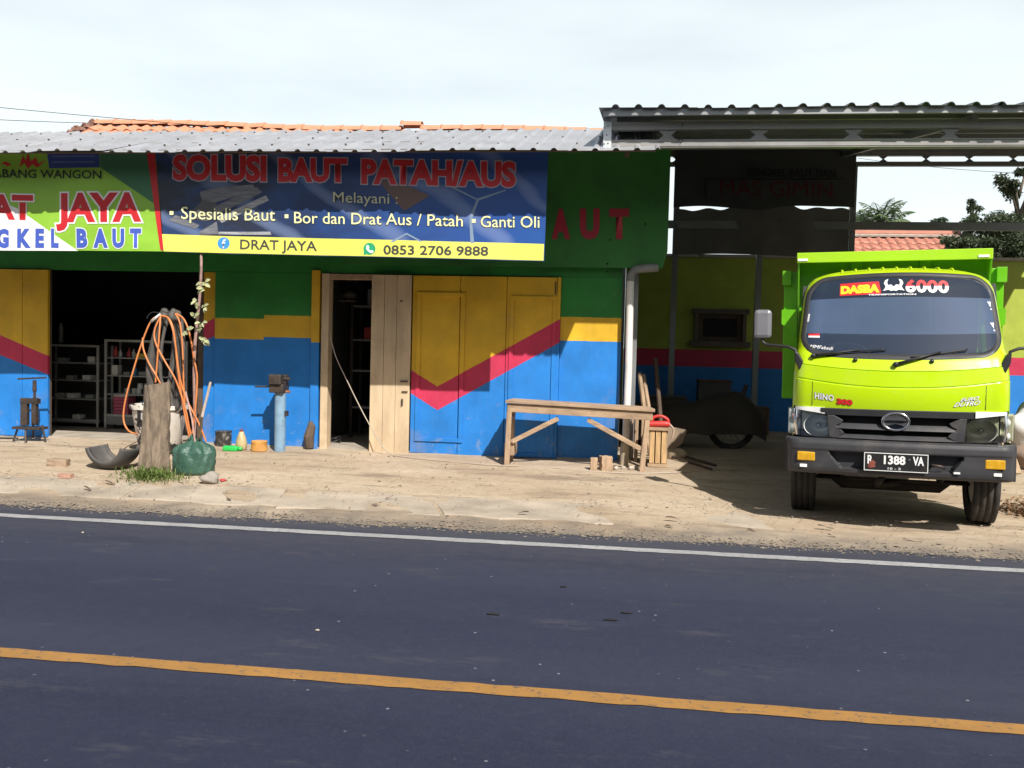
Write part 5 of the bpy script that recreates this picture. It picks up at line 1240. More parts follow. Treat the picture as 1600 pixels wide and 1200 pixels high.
top.add([cc]+ring, [(0, i+1, (i+1) % 48+1) for i in range(48)]).build('cut_face', pm('cut_wood', (.45,.34,.22), .9, var=.3, scale=12, bstr=.4), t)
# grass tuft
rnd = random.Random(11); mb = MB()
for _ in range(900):
    q_ = G(rnd.gauss(240, 22), rnd.gauss(745, 5)); L = rnd.uniform(.05, .16); d = Vector((rnd.uniform(-1, 1), rnd.uniform(-1, .4), rnd.uniform(.2, 1.1))).normalized(); sd = Vector((-d.y, d.x, 0)).normalized()*.005
    m_ = q_+d*L*.6; e = q_+d*L+Vector((0, 0, -L*.25)); mb.add([q_-sd, q_+sd, m_+sd*.7, m_-sd*.7, e], [(0,1,2,3),(3,2,4)])
g_ = mb.build('grass_tuft', leaf_mat('grass_blade', (.13,.19,.045), .4, .3)); g_['kind'] = 'stuff'; g_['label'] = 'green grass growing at the foot of the stump'
# painted planter pot behind the stump
p = Gb(249, 713, .25); a = W(252, 632, p.y); h = a.z-p.z; t = thing('planter_pot', p, 'white flared pot with black painted marks behind the stump', 'pot')
def potmat():
    mt, nt, bs = node_mat('painted_pot'); n1 = noise(nt, 5.5, 3, .6); n2 = noise(nt, 3, 5, .6)
    c_ = mixc(nt, ramp(nt, n1, .50, .53), (.66,.62,.56), (.025,.025,.03)); c_ = mixc(nt, ramp(nt, n2, .55, .7, 0, .6), c_, (.42,.27,.15))
    nt.links.new(c_, bs.inputs['Base Color']); bs.inputs['Roughness'].default_value = .7; bump(nt, bs, noise(nt, 30, 4), .3, .006); return mt
pot = MB().lathe([(.20, 0), (.215, .02), (.30, h*.9), (.325, h*.92), (.325, h), (.30, h), (.28, h*.85)], p, 32); pot.build('pot_body', potmat(), t, auto=40)
MB().lathe([(.285, h*.84), (.02, h*.88)], p, 20).build('soil', pm('dark_soil', (.05,.04,.03), 1, var=.4, bstr=.6), t)
lp0, lp1 = W(211, 652, p.y-.29), W(221, 652, p.y-.29); text_mesh('painted_letter', 'J', M_void, t, lp0, lp1, W(211, 640, p.y-.29), bold=.05, push=.012)
# iron post carrying the hoses and the perished inner tubes
hp = p+Vector((.06, 0, 0)); HYv = hp.y-.02
post_t = W(276, 492, HYv); pstand = thing('hose_post', (post_t.x, HYv, p.z), 'dark iron post in the pot that carries the hose and inner tubes', 'post')
MB().tube([(post_t.x, HYv, p.z+.02), (post_t.x, HYv, post_t.z)], .025, 10).build('shaft', M_iron, pstand)
MB().tube([(post_t.x-.09, HYv-.1, post_t.z-.02), (post_t.x, HYv, post_t.z), (post_t.x+.09, HYv-.08, post_t.z-.03)], .014, 8).build('hook', M_iron, pstand, sm=True)
M_tube = pm('perished_tube', (.07,.064,.06), .65, var=.35, scale=7, bstr=.4, dirt=(.20,.17,.15), dscale=4, damt=.5)
def loop(cx, cy, rx, ry, r, name, label, y, ph=0, tw=.12):
    c_ = W(cx, cy, y); s_ = y/CAM_F; pts = []
    for k in range(41):
        a = 6.2832*k/40; pts.append((c_.x+rx*s_*math.sin(a)*(1-.25*math.cos(a)), y+tw*math.sin(a+ph)*.5, c_.z+ry*s_*math.cos(a)))
    return tag(MB().tube(pts, [r*(1+.18*math.sin(k*.7+ph)) for k in range(41)], 10, cap=False).build(name, M_tube, sm=True), label, 'inner tube', 'inner tubes on the post')
loop(260, 567, 22, 80, .045, 'inner_tube', 'wide grey inner tube hanging in a long oval behind the orange hose', HYv-.10)
loop(262, 548, 9, 58, .022, 'inner_tube', 'narrow black inner tube hanging inside the wide grey one', HYv-.13, 1)
loop(277, 568, 11, 76, .03, 'inner_tube', 'slack black inner tube hanging nearest the branch', HYv-.06, 2)
rag = MB(); c_ = W(271, 494, HYv-.1); rag.blob(c_, (.07, .06, .07), 3, 16, 10, .35); rag.blob(W(257, 488, HYv-.12), (.055, .04, .045), 5, 14, 8, .3)
tag(rag.build('tied_rag', M_tube, sm=True), 'dark rubber bundle tied at the top of the post', 'bundle')
# the orange air hose: one long hose hung in loops
M_hose = pm('orange_hose', (.62,.21,.065), .45, var=.15, scale=10, bstr=.05, dirt=(.45,.24,.12), damt=.4)
def crv(pts, n=10):
    out = []; P = [Vector(q) for q in pts]
    for i in range(len(P)-1):
        p0_, p1_, p2_, p3_ = P[max(0, i-1)], P[i], P[i+1], P[min(len(P)-1, i+2)]
        for k in range(n):
            t_ = k/n; out.append(.5*((2*p1_)+(p2_-p0_)*t_+(2*p0_-5*p1_+4*p2_-p3_)*t_*t_+(3*p1_-p0_-3*p2_+p3_)*t_**3))
    out.append(P[-1]); return out
yh = HYv-.20
hose = thing('air_hose', (post_t.x, yh, p.z), 'orange rubber air hose hung in loops over the post', 'hose')
runs = [[(250, 492, 0), (236, 502, -.02), (222, 535, -.03), (208, 580, -.04), (196, 625, -.05), (193, 655, -.06), (200, 672, -.06), (212, 678, 0), (222, 680, .2), (236, 678, .4)],
        [(252, 492, 0), (242, 515, -.03), (243, 535, -.05), (258, 565, -.06), (275, 595, -.06), (290, 640, -.05), (296, 670, -.04), (302, 690, -.03)],
        [(251, 492, 0), (249, 520, -.05), (246, 560, -.06), (243, 598, -.06)],
        [(252, 493, 0), (264, 498, -.04), (272, 520, -.05), (277, 570, -.06), (284, 620, -.05), (292, 665, -.04), (298, 690, -.03)],
        [(252, 495, .02), (262, 497, -.03), (270, 515, -.06), (275, 545, -.06), (281, 590, -.06), (292, 625, -.05), (310, 660, -.04), (322, 690, -.02)],
        [(274, 490, 0), (281, 505, -.04), (285, 540, -.05), (287, 600, -.05), (290, 650, -.04), (296, 682, -.03)],
        [(276, 490, 0), (288, 500, -.03), (297, 525, -.04), (303, 560, -.04), (308, 590, -.03), (305, 640, -.03), (300, 680, -.02)],
        [(223, 528, -.03), (224, 545, -.05), (232, 566, -.06), (243, 585, -.07), (252, 602, -.06)]]
for run in runs: MB().tube(crv([W(a, b, yh+d) for a, b, d in run]), .0098, 8).build('hose_loop', M_hose, hose, sm=True)
MB().tube([W(251, 490, yh), W(243, 497, yh-.03), W(236, 503, yh-.03)], [.012, .016, .014], 8).build('coupling', M_galv, hose, sm=True)
MB().tube(crv([W(250, 489, yh), W(238, 488, yh), W(231, 494, yh), W(230, 498, yh)]), .006, 6).build('tie', M_black, hose, sm=True)
# green plastic bag with a stick leaning in it
p = Gb(302, 746, .2); t = thing('plastic_bag', p, 'bulging dark green plastic bag tied at the neck beside the stump', 'bag')
bt_ = W(305, 682, p.y).z-p.z; bh = bt_; bwid = 33*p.y/CAM_F
def bag(u, v):
    a = 2*math.pi*u; pr = [(0, .86), (.06, 1.0), (.35, 1.06), (.6, 1.03), (.74, .86), (.84, .5), (.92, .24), (1, .30)]
    r = lerp_tab(pr, v); fold = 1+.045*math.sin(7*a+v*4)*smooth(.2, .8, v)*3+.035*math.sin(13*a-v*9)+.02*math.sin(29*a+v*14)
    return (p.x+bwid*r*math.cos(a)*fold+.02*v, p.y+bwid*.75*r*math.sin(a)*fold, p.z-.005+bh*v*(1+.10*math.sin(a*3)*(v > .9)))
mg, ntg, bsg = node_mat('dark_green_film'); n1 = noise(ntg, 5, 5, .6); ntg.links.new(mixc(ntg, n1, (.025,.075,.055), (.06,.14,.105)), bsg.inputs['Base Color']); bsg.inputs['Roughness'].default_value = .38; bump(ntg, bsg, noise(ntg, 9, 5, .65), .9, .03)
MB().grid(60, 40, bag).build('bag_film', mg, t, sm=True)
tag(MB().tube([G(309, 700)+Vector((0, .02, .05)), W(316, 650, p.y-.04), W(329, 597, p.y+.05)], .013, 8).build('stick', pm('grey_stick', (.38,.31,.25), .9, var=.3, scale=12, bstr=.4)), 'grey stick leaning up out of the green bag', 'stick')
tag(MB().tube([W(290, 612, p.y), W(300, 655, p.y-.05), W(306, 700, p.y-.05)], .009, 7).build('stick', M_branch), 'thin reddish stick crossing the hoses above the green bag', 'stick')
# items along the foot of the wall
p = Gb(349, 699, .1); r_ = 13*p.y/CAM_F
t = tag(MB().lathe([(r_*.95, 0), (r_, .02), (r_, .16), (r_*1.04, .17), (r_*1.04, .185), (r_*.9, .185)], p, 24).build('paint_tin', pm('sooty_tin', (.05,.045,.04), .7, .2, var=.5, scale=9, bstr=.3, dirt=(.55,.52,.48), dscale=14, damt=.9), auto=40), 'blackened tin with pale splashes against the blue wall', 'tin')
p = Gb(362, 706, .05); L = 14*p.y/CAM_F
gb = thing('oil_bottle', p, 'bright green bottle lying on its side by the tin', 'bottle'); M_gbot = pm('green_plastic', (.03,.50,.09), .35, var=.1, bstr=.03)
MB().box(p.x-L, p.x+L*.78, p.y-.04, p.y+.04, p.z, p.z+.062).build('bottle_body', M_gbot, gb, bevel=.018); MB().lathe([(.028, 0), (.02, .03), (.018, .05)], (p.x+L*.78, p.y, p.z+.032), 12, axis='x').build('neck', M_gbot, gb, sm=True)
p = Gb(377, 706, .12); h = W(376, 669, p.y).z-p.z; bo = thing('squeeze_bottle', p, 'grimy cream bottle with a red cap standing by the wall', 'bottle')
MB().lathe([(.05, 0), (.062, .02), (.066, h*.35), (.05, h*.6), (.028, h*.82), (.022, h*.86)], p, 18).build('bottle_body', pm('cream_plastic', (.50,.40,.22), .5, var=.3, scale=9, bstr=.1, dirt=(.12,.08,.05), damt=.7), bo, sm=True)
MB().lathe([(.024, h*.84), (.024, h*.91), (.008, h*.93), (.005, h)], p, 14).build('cap', flat('dark_red_cap', (.20,.04,.03)), bo)
p = Gb(405, 707, .12); r_ = 13*p.y/CAM_F; can_ = thing('food_can', p, 'rusty orange can with a stained rim at the wall foot', 'can')
MB().lathe([(r_, 0), (r_*1.03, .008), (r_, .016), (r_, .10), (r_*1.03, .108), (r_*.98, .118), (r_*.9, .112)], p, 26).build('can_body', pm('stained_orange', (.60,.30,.07), .6, var=.4, scale=14, bstr=.2, dirt=(.16,.08,.05), dscale=7, damt=.8), can_, auto=40)
# vise on a blue pipe pedestal
p = Gb(437, 706, .05); Yv = p.y; vz = lambda x, y: W(x, y, Yv)
v_ = thing('pipe_vise', p, 'iron bench vise on a pale blue pipe pedestal by the wall', 'vise'); r_ = 9*Yv/CAM_F
tp_ = vz(438, 615); M_pblue = pm('chalky_blue_pipe', (.20,.33,.46), .7, var=.15, scale=5, bstr=.3, dirt=(.10,.12,.15), dscale=8, damt=.6)
MB().tube([p, (p.x+.0, Yv, p.z+.3), (tp_.x, Yv, tp_.z+.02)], r_, 20).build('pedestal', M_pblue, v_, auto=50)
a, b = vz(425, 613), vz(447, 600); MB().box(a.x, b.x, Yv-.10, Yv+.10, a.z, b.z).build('vise_base', M_iron, v_, bevel=.01)
a, b = vz(426, 600), vz(445, 585); MB().box(a.x, b.x, Yv-.13, Yv-.02, a.z, b.z).build('jaw', M_iron, v_, bevel=.012); MB().box(a.x+.01, b.x+.01, Yv+.0, Yv+.11, a.z, b.z-.005).build('jaw', M_iron, v_, bevel=.012)
MB().tube([vz(441, 592), vz(453, 592)], .018, 8).build('screw', M_iron, v_); MB().tube([vz(440, 612), vz(453, 612)], .016, 8).build('handle', pm('rust_bright', (.3,.13,.07), .8, var=.3), v_)
MB().box(vz(446, 646).x, vz(450, 646).x, Yv-.03, Yv+.02, vz(447, 650).z, vz(447, 642).z).build('clamp_lug', M_iron, v_)
tag(MB().tube([vz(399, 604), vz(428, 604)], .011, 8).build('iron_rod', M_iron), 'iron rod clamped in the vise pointing left', 'rod')
# cable hanging out of the door and along the ground
cab_pts = [W(515, 520, 10.36), W(524, 555, 10.33), W(540, 590, 10.28), W(562, 635, 10.25), W(580, 668, 10.2), W(605, 706, 10.1)]
gp = [G(640, 716), G(700, 722), G(760, 727), G(860, 732), G(930, 738), G(1000, 741), G(1080, 738)]
tag(MB().tube(crv([Vector(q) for q in cab_pts]+[q+Vector((0, 0, .008)) for q in gp], 8), .0065, 6).build('power_cable', pm('grey_cable', (.42,.36,.30), .7, var=.15), sm=True), 'thin pale cable running from the doorway along the ground', 'cable')
p = W(522, 690, 10.9); tag(MB().tube([(p.x+.08*math.cos(a)*(1+.1*math.sin(3*a)), 10.9+.06*math.sin(a), .17+.04*a/6.28+.02*math.sin(a)) for a in [.5*k for k in range(26)]], .008, 6).build('coiled_wire', M_black, sm=True), 'small coil of dark wire inside the doorway', 'wire')
# ---- inside the shop
M_alu = pm('aluminium_frame', (.55,.55,.54), .4, .5, var=.1, bstr=.03); M_pane = glass('cabinet_glass', (.85,.88,.88), .03, 1.45)
def cabinet(px0, px1, pyt, pyb, Y, shelves, label, base_px):
    a, b = W(px0, pyt, Y), W(px1, pyb, Y); z0 = .157; x0, x1, z1 = a.x, b.x, a.z; d = .38
    t = thing('display_cabinet', ((x0+x1)/2, Y, z0), label, 'cabinet', 'display cabinets inside the shop')
    f = .03
    for xx in (x0, x1-f):
        for yy in (Y, Y+d-f): MB().box(xx, xx+f, yy, yy+f, z0, z1).build('post', M_alu, t, bevel=.003)
    for z_ in (z1-f, W(px0, base_px, Y).z):
        MB().box(x0+f, x1-f, Y, Y+f, z_, z_+f).build('rail', M_alu, t); 
    zb_ = W(px0, base_px, Y).z
    MB().box(x0+f+.001, x1-f-.001, Y+.005, Y+d-.01, z0+.06, zb_-.002).build('plinth', M_galv_dull, t)
    MB().box(x0+.002, x1-.002, Y+d-.008, Y+d-.002, z0+.05, z1-.002).build('back_panel', pm('dark_board', (.05,.05,.05), .8, var=.2), t)
    MB().box(x0+.002, x1-.002, Y+.002, Y+d-.012, z1+.001, z1+.008).build('top_panel', M_pane, t)
    zs = [zb_+f]
    for py_ in shelves:
        z_ = W(px0, py_, Y).z; MB().box(x0+f, x1-f, Y+.012, Y+d-.012, z_-.014, z_).build('shelf', M_alu, t); zs.append(z_)
    return x0+f, x1-f, zs, d
M_bx = {'white': flat('carton_white', (.55,.55,.52)), 'pink': flat('pad_pink', (.45,.10,.16)), 'yellow': flat('box_yellow', (.50,.36,.05)), 'red': flat('tin_red', (.40,.05,.05)), 'blue': flat('box_blue', (.06,.24,.42)), 'grey': flat('part_grey', (.22,.23,.22))}
rnd = random.Random(21)
def boxes(xs, Y, z, items, group):
    for (fx, w, h, col, lab, kind) in items:
        x = xs[0]+(xs[1]-xs[0])*fx
        if kind == 'b': o = MB().box(x-w/2, x+w/2, Y+.03, Y+.03+min(.2, w*1.2), z+.001, z+h).build('carton', M_bx[col], bevel=.003); cat = 'box'
        elif kind == 'c': o = MB().lathe([(w/2, 0), (w/2, h*.9), (w/2*.85, h)], (x, Y+.08, z+.001), 14).build('parts_can', M_bx[col], auto=40); cat = 'can'
        else: o = MB().lathe([(w/2, 0), (w/2, h*.55), (w/2*.35, h*.78), (w/2*.35, h)], (x, Y+.08, z+.001), 14).build('bottle', M_bx[col], auto=40); cat = 'bottle'
        tag(o, lab, cat, group)
CYv = 11.45
x0, x1, zs, d = cabinet(163, 292, 530, 668, CYv, [558, 586, 615], 'lit aluminium and glass display cabinet just behind the orange hose', 650)
xs = (x0, x1)
boxes(xs, CYv, zs[1], [(.08, .07, .15, 'red', 'red and white bottle at the left end of the top cabinet shelf', 'o'), (.14, .05, .11, 'white', 'small white bottle second on the top cabinet shelf', 'o'), (.25, .06, .13, 'red', 'red bottle in the middle of the top cabinet shelf', 'o'), (.31, .05, .12, 'white', 'white bottle right of the red one on the top cabinet shelf', 'o'), (.45, .22, .06, 'yellow', 'long yellow box on the top cabinet shelf', 'b'), (.62, .1, .12, 'grey', 'grey carton behind the hose on the top cabinet shelf', 'b')], 'goods on the top cabinet shelf')
boxes(xs, CYv, zs[2], [(.09, .09, .14, 'white', 'tilted pale box at the left of the second cabinet shelf', 'b'), (.32, .07, .16, 'blue', 'blue spray bottle on the second cabinet shelf', 'o'), (.24, .09, .05, 'grey', 'low grey part on the second cabinet shelf', 'b'), (.45, .12, .06, 'grey', 'flat grey part right of the blue bottle', 'b')], 'goods on the second cabinet shelf')
for i in range(9):
    boxes(xs, CYv+.02+.03*(i % 2), zs[3]+(.075 if i > 5 else 0), [(.22+.075*(i if i < 6 else (i-6)+2.2), .07, .075, 'white', 'small pale parts can in the pile on the third cabinet shelf', 'c')], 'pale cans on the third cabinet shelf')
for i in range(6): boxes(xs, CYv, zs[0]+.048*i, [(.17, .22-.01*(i % 2), .044, 'pink' if i < 5 else 'white', ['bottom', 'second', 'third', 'fourth', 'fifth', 'top white'][i]+' packet in the pink stack on the cabinet floor', 'b')], 'stacked packets in the cabinet')
for i in range(4): boxes(xs, CYv, zs[0]+.048*i, [(.50, .18, .044, 'blue', ['bottom', 'second', 'third', 'top'][i]+' packet in the blue stack behind the hose', 'b')], 'stacked packets in the cabinet')
x0, x1, zs, d = cabinet(60, 153, 537, 672, CYv+.05, [565, 592, 621], 'dim aluminium display cabinet at the left of the opening', 656)
xs = (x0, x1); 
boxes(xs, CYv+.05, zs[1], [(.88, .10, .09, 'white', 'pale carton on the top shelf of the dim cabinet', 'b'), (.35, .1, .06, 'grey', 'grey part on the top shelf of the dim cabinet', 'b')], 'goods in the dim cabinet')
boxes(xs, CYv+.05, zs[2], [(.80, .12, .07, 'white', 'pale tray on the second shelf of the dim cabinet', 'b'), (.5, .1, .06, 'grey', 'grey part on the second shelf of the dim cabinet', 'b')], 'goods in the dim cabinet')
boxes(xs, CYv+.05, zs[3], [(.32, .13, .07, 'grey', 'left grey tray on the third shelf of the dim cabinet', 'b'), (.52, .12, .07, 'white', 'pale tray in the middle of the third shelf', 'b'), (.85, .12, .06, 'grey', 'right grey tray on the third shelf of the dim cabinet', 'b')], 'goods in the dim cabinet')
boxes(xs, CYv+.05, zs[0], [(.62, .11, .06, 'white', 'white carton on the floor of the dim cabinet', 'b')], 'goods in the dim cabinet')
tag(MB().lathe([(.03, 0), (.03, .2), (.014, .24), (.014, .27)], W(95, 535, CYv+.2), 14).build('bottle', M_bx['grey'], auto=40), 'grey bottle standing on top of the dim cabinet', 'bottle')
p = G(80, 677); cup = thing('brush_cup', Vector((p.x, 10.55, .157)), 'steel cup of brushes just inside the left door edge', 'cup')
MB().lathe([(.035, 0), (.042, .16), (.036, .16), (.03, .02)], cup.location, 16).build('cup', M_galv, cup, auto=40)
for k in range(4): MB().tube([cup.location+Vector((.01*k-.015, 0, .05)), cup.location+Vector((.045*k-.06, .01, .24+.02*(k % 2)))], .005, 5).build('brush', M_wood, cup)
# back rack seen through the doorway
rk = thing('store_rack', (-3.0, 11.7, .157), 'dark steel rack standing in the dim doorway', 'rack')
for x_ in (-3.72, -2.4): 
    for y_ in (11.6, 12.0): MB().box(x_, x_+.04, y_, y_+.04, .157, 2.4).build('upright', M_iron, rk)
for z_ in (.55, .62+.42, 1.45, 1.9): MB().box(-3.68, -2.4, 11.59, 12.05, z_, z_+.025).build('shelf', M_galv_dull, rk)
for i, (x_, z_, w, h, c_) in enumerate(((-3.35, 1.925, .3, .22, 'grey'), (-3.4, 1.475, .28, .16, 'red'), (-3.1, 1.475, .2, .2, 'grey'), (-3.3, 1.065, .3, .15, 'grey'), (-3.05, .575, .3, .2, 'grey'))):
    tag(MB().box(x_-w/2, x_+w/2, 11.62, 11.9, z_+.001, z_+h).build('carton', M_bx[c_], bevel=.004), ['grey carton on the top shelf of the doorway rack', 'reddish carton on the third rack shelf in the doorway', 'grey carton beside the reddish one in the doorway', 'grey carton at mid height on the doorway rack', 'grey carton low on the doorway rack'][i], 'box', 'cartons on the doorway rack')
hb_ = W(545, 463, 11.4); cp = thing('hanging_cap', hb_, 'dull cream cap hanging inside the doorway', 'cap')
MB().blob(hb_, (.10, .08, .07), 3, 16, 10, .1).build('crown', flat('dull_cream', (.30,.26,.20)), cp, sm=True); MB().lathe([(.02, 0), (.13, -.01), (.13, -.016)], hb_+Vector((0, -.04, -.05)), 18).build('brim', flat('dull_cream', (.30,.26,.20)), cp); MB().tube([hb_+Vector((0, 0, .05)), Vector((hb_.x, hb_.y, 2.76))], .004, 5).build('string', M_black, cp)
# ---- rough timber work bench
p0, p1 = G(790, 724), G(1004, 739); YB = (p0.y+p1.y)/2-.02; bx = lambda x, y, dy=0: W(x, y, YB+dy)
bn = thing('work_bench', Vector(((p0.x+p1.x)/2, YB, (p0.z+p1.z)/2)), 'rough weathered timber bench with diagonal braces outside the blue wall', 'bench')
M_bench = pm('weathered_bench_wood', (.40,.28,.185), .85, var=.4, scale=5, bstr=.8, bscale=14, bdist=.008, stretch=(.5, 3, 3), dirt=(.17,.12,.08), dscale=6, damt=.6)
M_leg = pm('weathered_post_wood', (.40,.28,.185), .85, var=.4, scale=5, bstr=.8, bscale=14, bdist=.008, stretch=(3, 3, .5), dirt=(.17,.12,.08), dscale=6, damt=.6)
a, b = bx(793, 642), bx(1020, 655); a2, b2 = bx(793, 629), bx(1020, 643)
MB().bar(a.lerp(a2, .4), b.lerp(b2, .4), .05, (a2.z-a.z)*1.0).build('front_rail', M_bench, bn, bevel=.006)
zt_l, zt_r = a2.z, b2.z
for k, (y0, y1) in enumerate(((-.05, .10), (.105, .25), (.255, .39))):
    A, B = Vector((a.x-.02+.01*k, YB+(y0+y1)/2, zt_l+.012)), Vector((b.x+.02-.02*k, YB+(y0+y1)/2, zt_r+.012)); MB().bar(A, B, y1-y0, .03).build('top_board', M_bench, bn, bevel=.005)
for (xt, yt_, xb_, yb_, dy) in ((796, 643, 792, 723, 0), (1012, 654, 1003, 738, 0)):
    A = bx(xt, yt_); B = bx(xb_, yb_); B.z = ground_z(B.x, YB)-.005; MB().bar(B, A, .055, .05, (0, 1, 0)).build('leg', M_leg, bn, bevel=.006)
    A2, B2 = A+Vector((0, .33, 0)), B+Vector((0, .33, .01)); MB().bar(B2, A2, .05, .05, (0, 1, 0)).build('leg', M_leg, bn, bevel=.006)
    MB().bar(A.lerp(B, .15)+Vector((0, -.0, 0)), A2.lerp(B2, .15), .04, .05).build('cross_rail', M_bench, bn, bevel=.005)
A, B = bx(800, 690), bx(872, 654); MB().bar(A+Vector((0, .01, 0)), B+Vector((0, .02, 0)), .035, .05).build('brace', M_bench, bn, bevel=.005)
A, B = bx(1002, 702), bx(918, 656); MB().bar(A+Vector((0, .01, 0)), B+Vector((0, .02, 0)), .035, .05).build('brace', M_bench, bn, bevel=.005)
MB().box(bx(790, 700).x-.02, bx(800, 700).x+.02, YB+.03, YB+.30, bx(790, 712).z, bx(790, 692).z).build('cross_rail', M_leg, bn, bevel=.005)
# wooden blocks
lump(922, 933, 736, 714, 'wood_block', M_leg, 'narrow wooden block standing left under the bench', 'block', .08, 31); lump(937, 955, 736, 712, 'wood_block', M_leg, 'wider wooden block standing right under the bench', 'block', .12, 32, rot=.3)
c_ = G(985, 736)
for i, (px_, py_, r_) in enumerate(((962, 735, .03), (974, 734, .025), (986, 735, .035), (995, 734, .028))):
    c_ = G(px_, py_); tag(MB().blob(c_+Vector((0, .06, r_*.5)), (r_, r_, r_*.8), 60+i, 10, 8, .25).build('rubble_stone', M_pale, sm=True), 'small pale rubble stone behind the right bench leg', 'stone', 'rubble behind the bench leg')
# upright log and planks stored behind the bench
c_ = G(975, 732); c_.y += .25
tag(MB().lathe([(.05, 0), (.052, .2), (.045, .26)], c_, 14).build('timber_offcut', pm('pale_log', (.40,.33,.24), .9, var=.3, scale=9, bstr=.5), auto=50), 'round pale log end standing behind the bench', 'log')
for i, (xb_, yb_, xt, yt_, lab) in enumerate(((1016, 692, 999, 582, 'left of two long planks leaning against the bay side wall'), (1026, 692, 1005, 585, 'right of two long planks leaning against the bay side wall'), (1036, 680, 1024, 560, 'dark plank leaning inside the bay beside the two pale ones'))):
    A, B = W(xb_, yb_+20, 10.8+.1*i), W(xt, yt_, 10.95+.1*i); A.z = max(A.z, .15); tag(MB().bar(A, B, .05, .03).build('plank', M_leg if i < 2 else M_wood_dark, bevel=.004), lab, 'plank', 'planks leaning in the bay')
for i, (x0, x1, yt_, yb_) in enumerate(((990, 998, 655, 672), (1000, 1007, 655, 674), (985, 990, 655, 668))):
    a, b = W(x0, yb_+58, 10.4+.05*i), W(x1, yt_, 10.4+.05*i); tag(MB().box(a.x, b.x, 10.4+.05*i, 10.46+.05*i, .14, b.z).build('stake', M_leg, bevel=.005), ['pale stake standing behind the right end of the bench', 'second pale stake beside the right bench leg', 'thin stake tucked by the wall corner'][i], 'stake', 'stakes at the wall corner')
# small crate and the red tool on it
p = G(1030, 730); p.y += .02; a, b = W(1013, 726, p.y), W(1043, 669, p.y); d = .26; cr_ = thing('wooden_crate', p, 'upright slatted wooden crate just right of the bench', 'crate')
z0 = p.z; z1 = b.z; xm = a.x; xw = b.x-a.x
for k in range(3): MB().box(xm+xw*(.04+.33*k), xm+xw*(.04+.33*k+.27), p.y, p.y+.018, z0+.04, z1-.03).build('slat', pm('splintered_wood', (.52,.34,.17), .85, var=.45, scale=7, bstr=.7, bscale=18, stretch=(3, 3, .5)), cr_, bevel=.003)
for k in range(3): MB().box(xm+xw*.97, xm+xw*1.03, p.y+.02+.085*k, p.y+.02+.085*k+.07, z0+.04, z1-.03).build('slat', M_leg, cr_, bevel=.003)
MB().box(xm-.01, xm+xw+.02, p.y-.02, p.y+d, z1-.03, z1).build('crate_top', M_bench, cr_, bevel=.004); MB().box(xm-.01, xm+xw+.02, p.y-.015, p.y+d, z0, z0+.035).build('crate_foot', M_bench, cr_, bevel=.004)
MB().box(xm+.01, xm+xw-.01, p.y+.03, p.y+d-.02, z0+.036, z1-.031).build('crate_core', M_wood_dark, cr_)
c_ = W(1030, 664, p.y+.08); rt = thing('grinder', Vector((c_.x, c_.y, z1)), 'red power tool lying on the wooden crate', 'tool'); M_rt = pm('tool_red', (.55,.04,.035), .5, var=.2, bstr=.05, dirt=(.3,.2,.18), damt=.5)
MB().tube(crv([(c_.x-.12, c_.y, z1+.03), (c_.x-.05, c_.y, z1+.035), (c_.x+.06, c_.y, z1+.04), (c_.x+.11, c_.y+.01, z1+.035)]), .034, 12).build('motor_body', M_rt, rt, sm=True)
MB().tube(crv([(c_.x-.09, c_.y, z1+.05), (c_.x-.06, c_.y, z1+.11), (c_.x+.02, c_.y, z1+.125), (c_.x+.09, c_.y, z1+.09), (c_.x+.10, c_.y, z1+.05)]), .018, 10).build('handle', M_rt, rt, sm=True)
MB().tube(crv([(c_.x+.10, c_.y, z1+.05), (c_.x+.16, c_.y, z1-.02), (c_.x+.15, c_.y, z1-.12)]), .012, 8).build('cord', pm('tan_cord', (.4,.3,.22), .8), rt, sm=True)
# stone and bars beside the crate
c_ = G(1058, 718); tag(MB().blob(c_+Vector((0, .1, .05)), (.12, .10, .075), 8, 14, 10, .2).build('stone', pm('tan_stone', (.40,.32,.23), .9, var=.2, bstr=.4), sm=True), 'tan boulder right of the wooden crate', 'stone')
tag(MB().tube([G(1046, 716)+Vector((0, 0, .03)), G(1112, 736)+Vector((0, 0, .02))], .013, 7).build('iron_rod', M_iron), 'front dark iron bar lying on the bay floor by the boulder', 'rod', 'bars on the bay floor')
tag(MB().tube([G(1055, 714)+Vector((0, 0, .04)), G(1118, 730)+Vector((0, 0, .02))], .016, 7).build('iron_rod', M_iron), 'rear dark iron bar lying on the bay floor by the boulder', 'rod', 'bars on the bay floor')
a = W(1058, 675, 11.0); tag(MB().add([(a.x-.16, 11.0, .16), (a.x+.06, 11.0, .30), (a.x+.12, 11.05, .46), (a.x-.15, 11.1, .50), (a.x-.17, 11.05, .17), (a.x+.05, 11.05, .31), (a.x+.11, 11.1, .47), (a.x-.16, 11.15, .51)], [(0,1,2,3),(7,6,5,4),(0,4,5,1),(1,5,6,2),(2,6,7,3),(3,7,4,0)]).build('bent_sheet', pm('brown_sheet', (.22,.16,.11), .7, var=.3, bstr=.2)), 'bent brown sheet metal propped behind the crate', 'scrap')
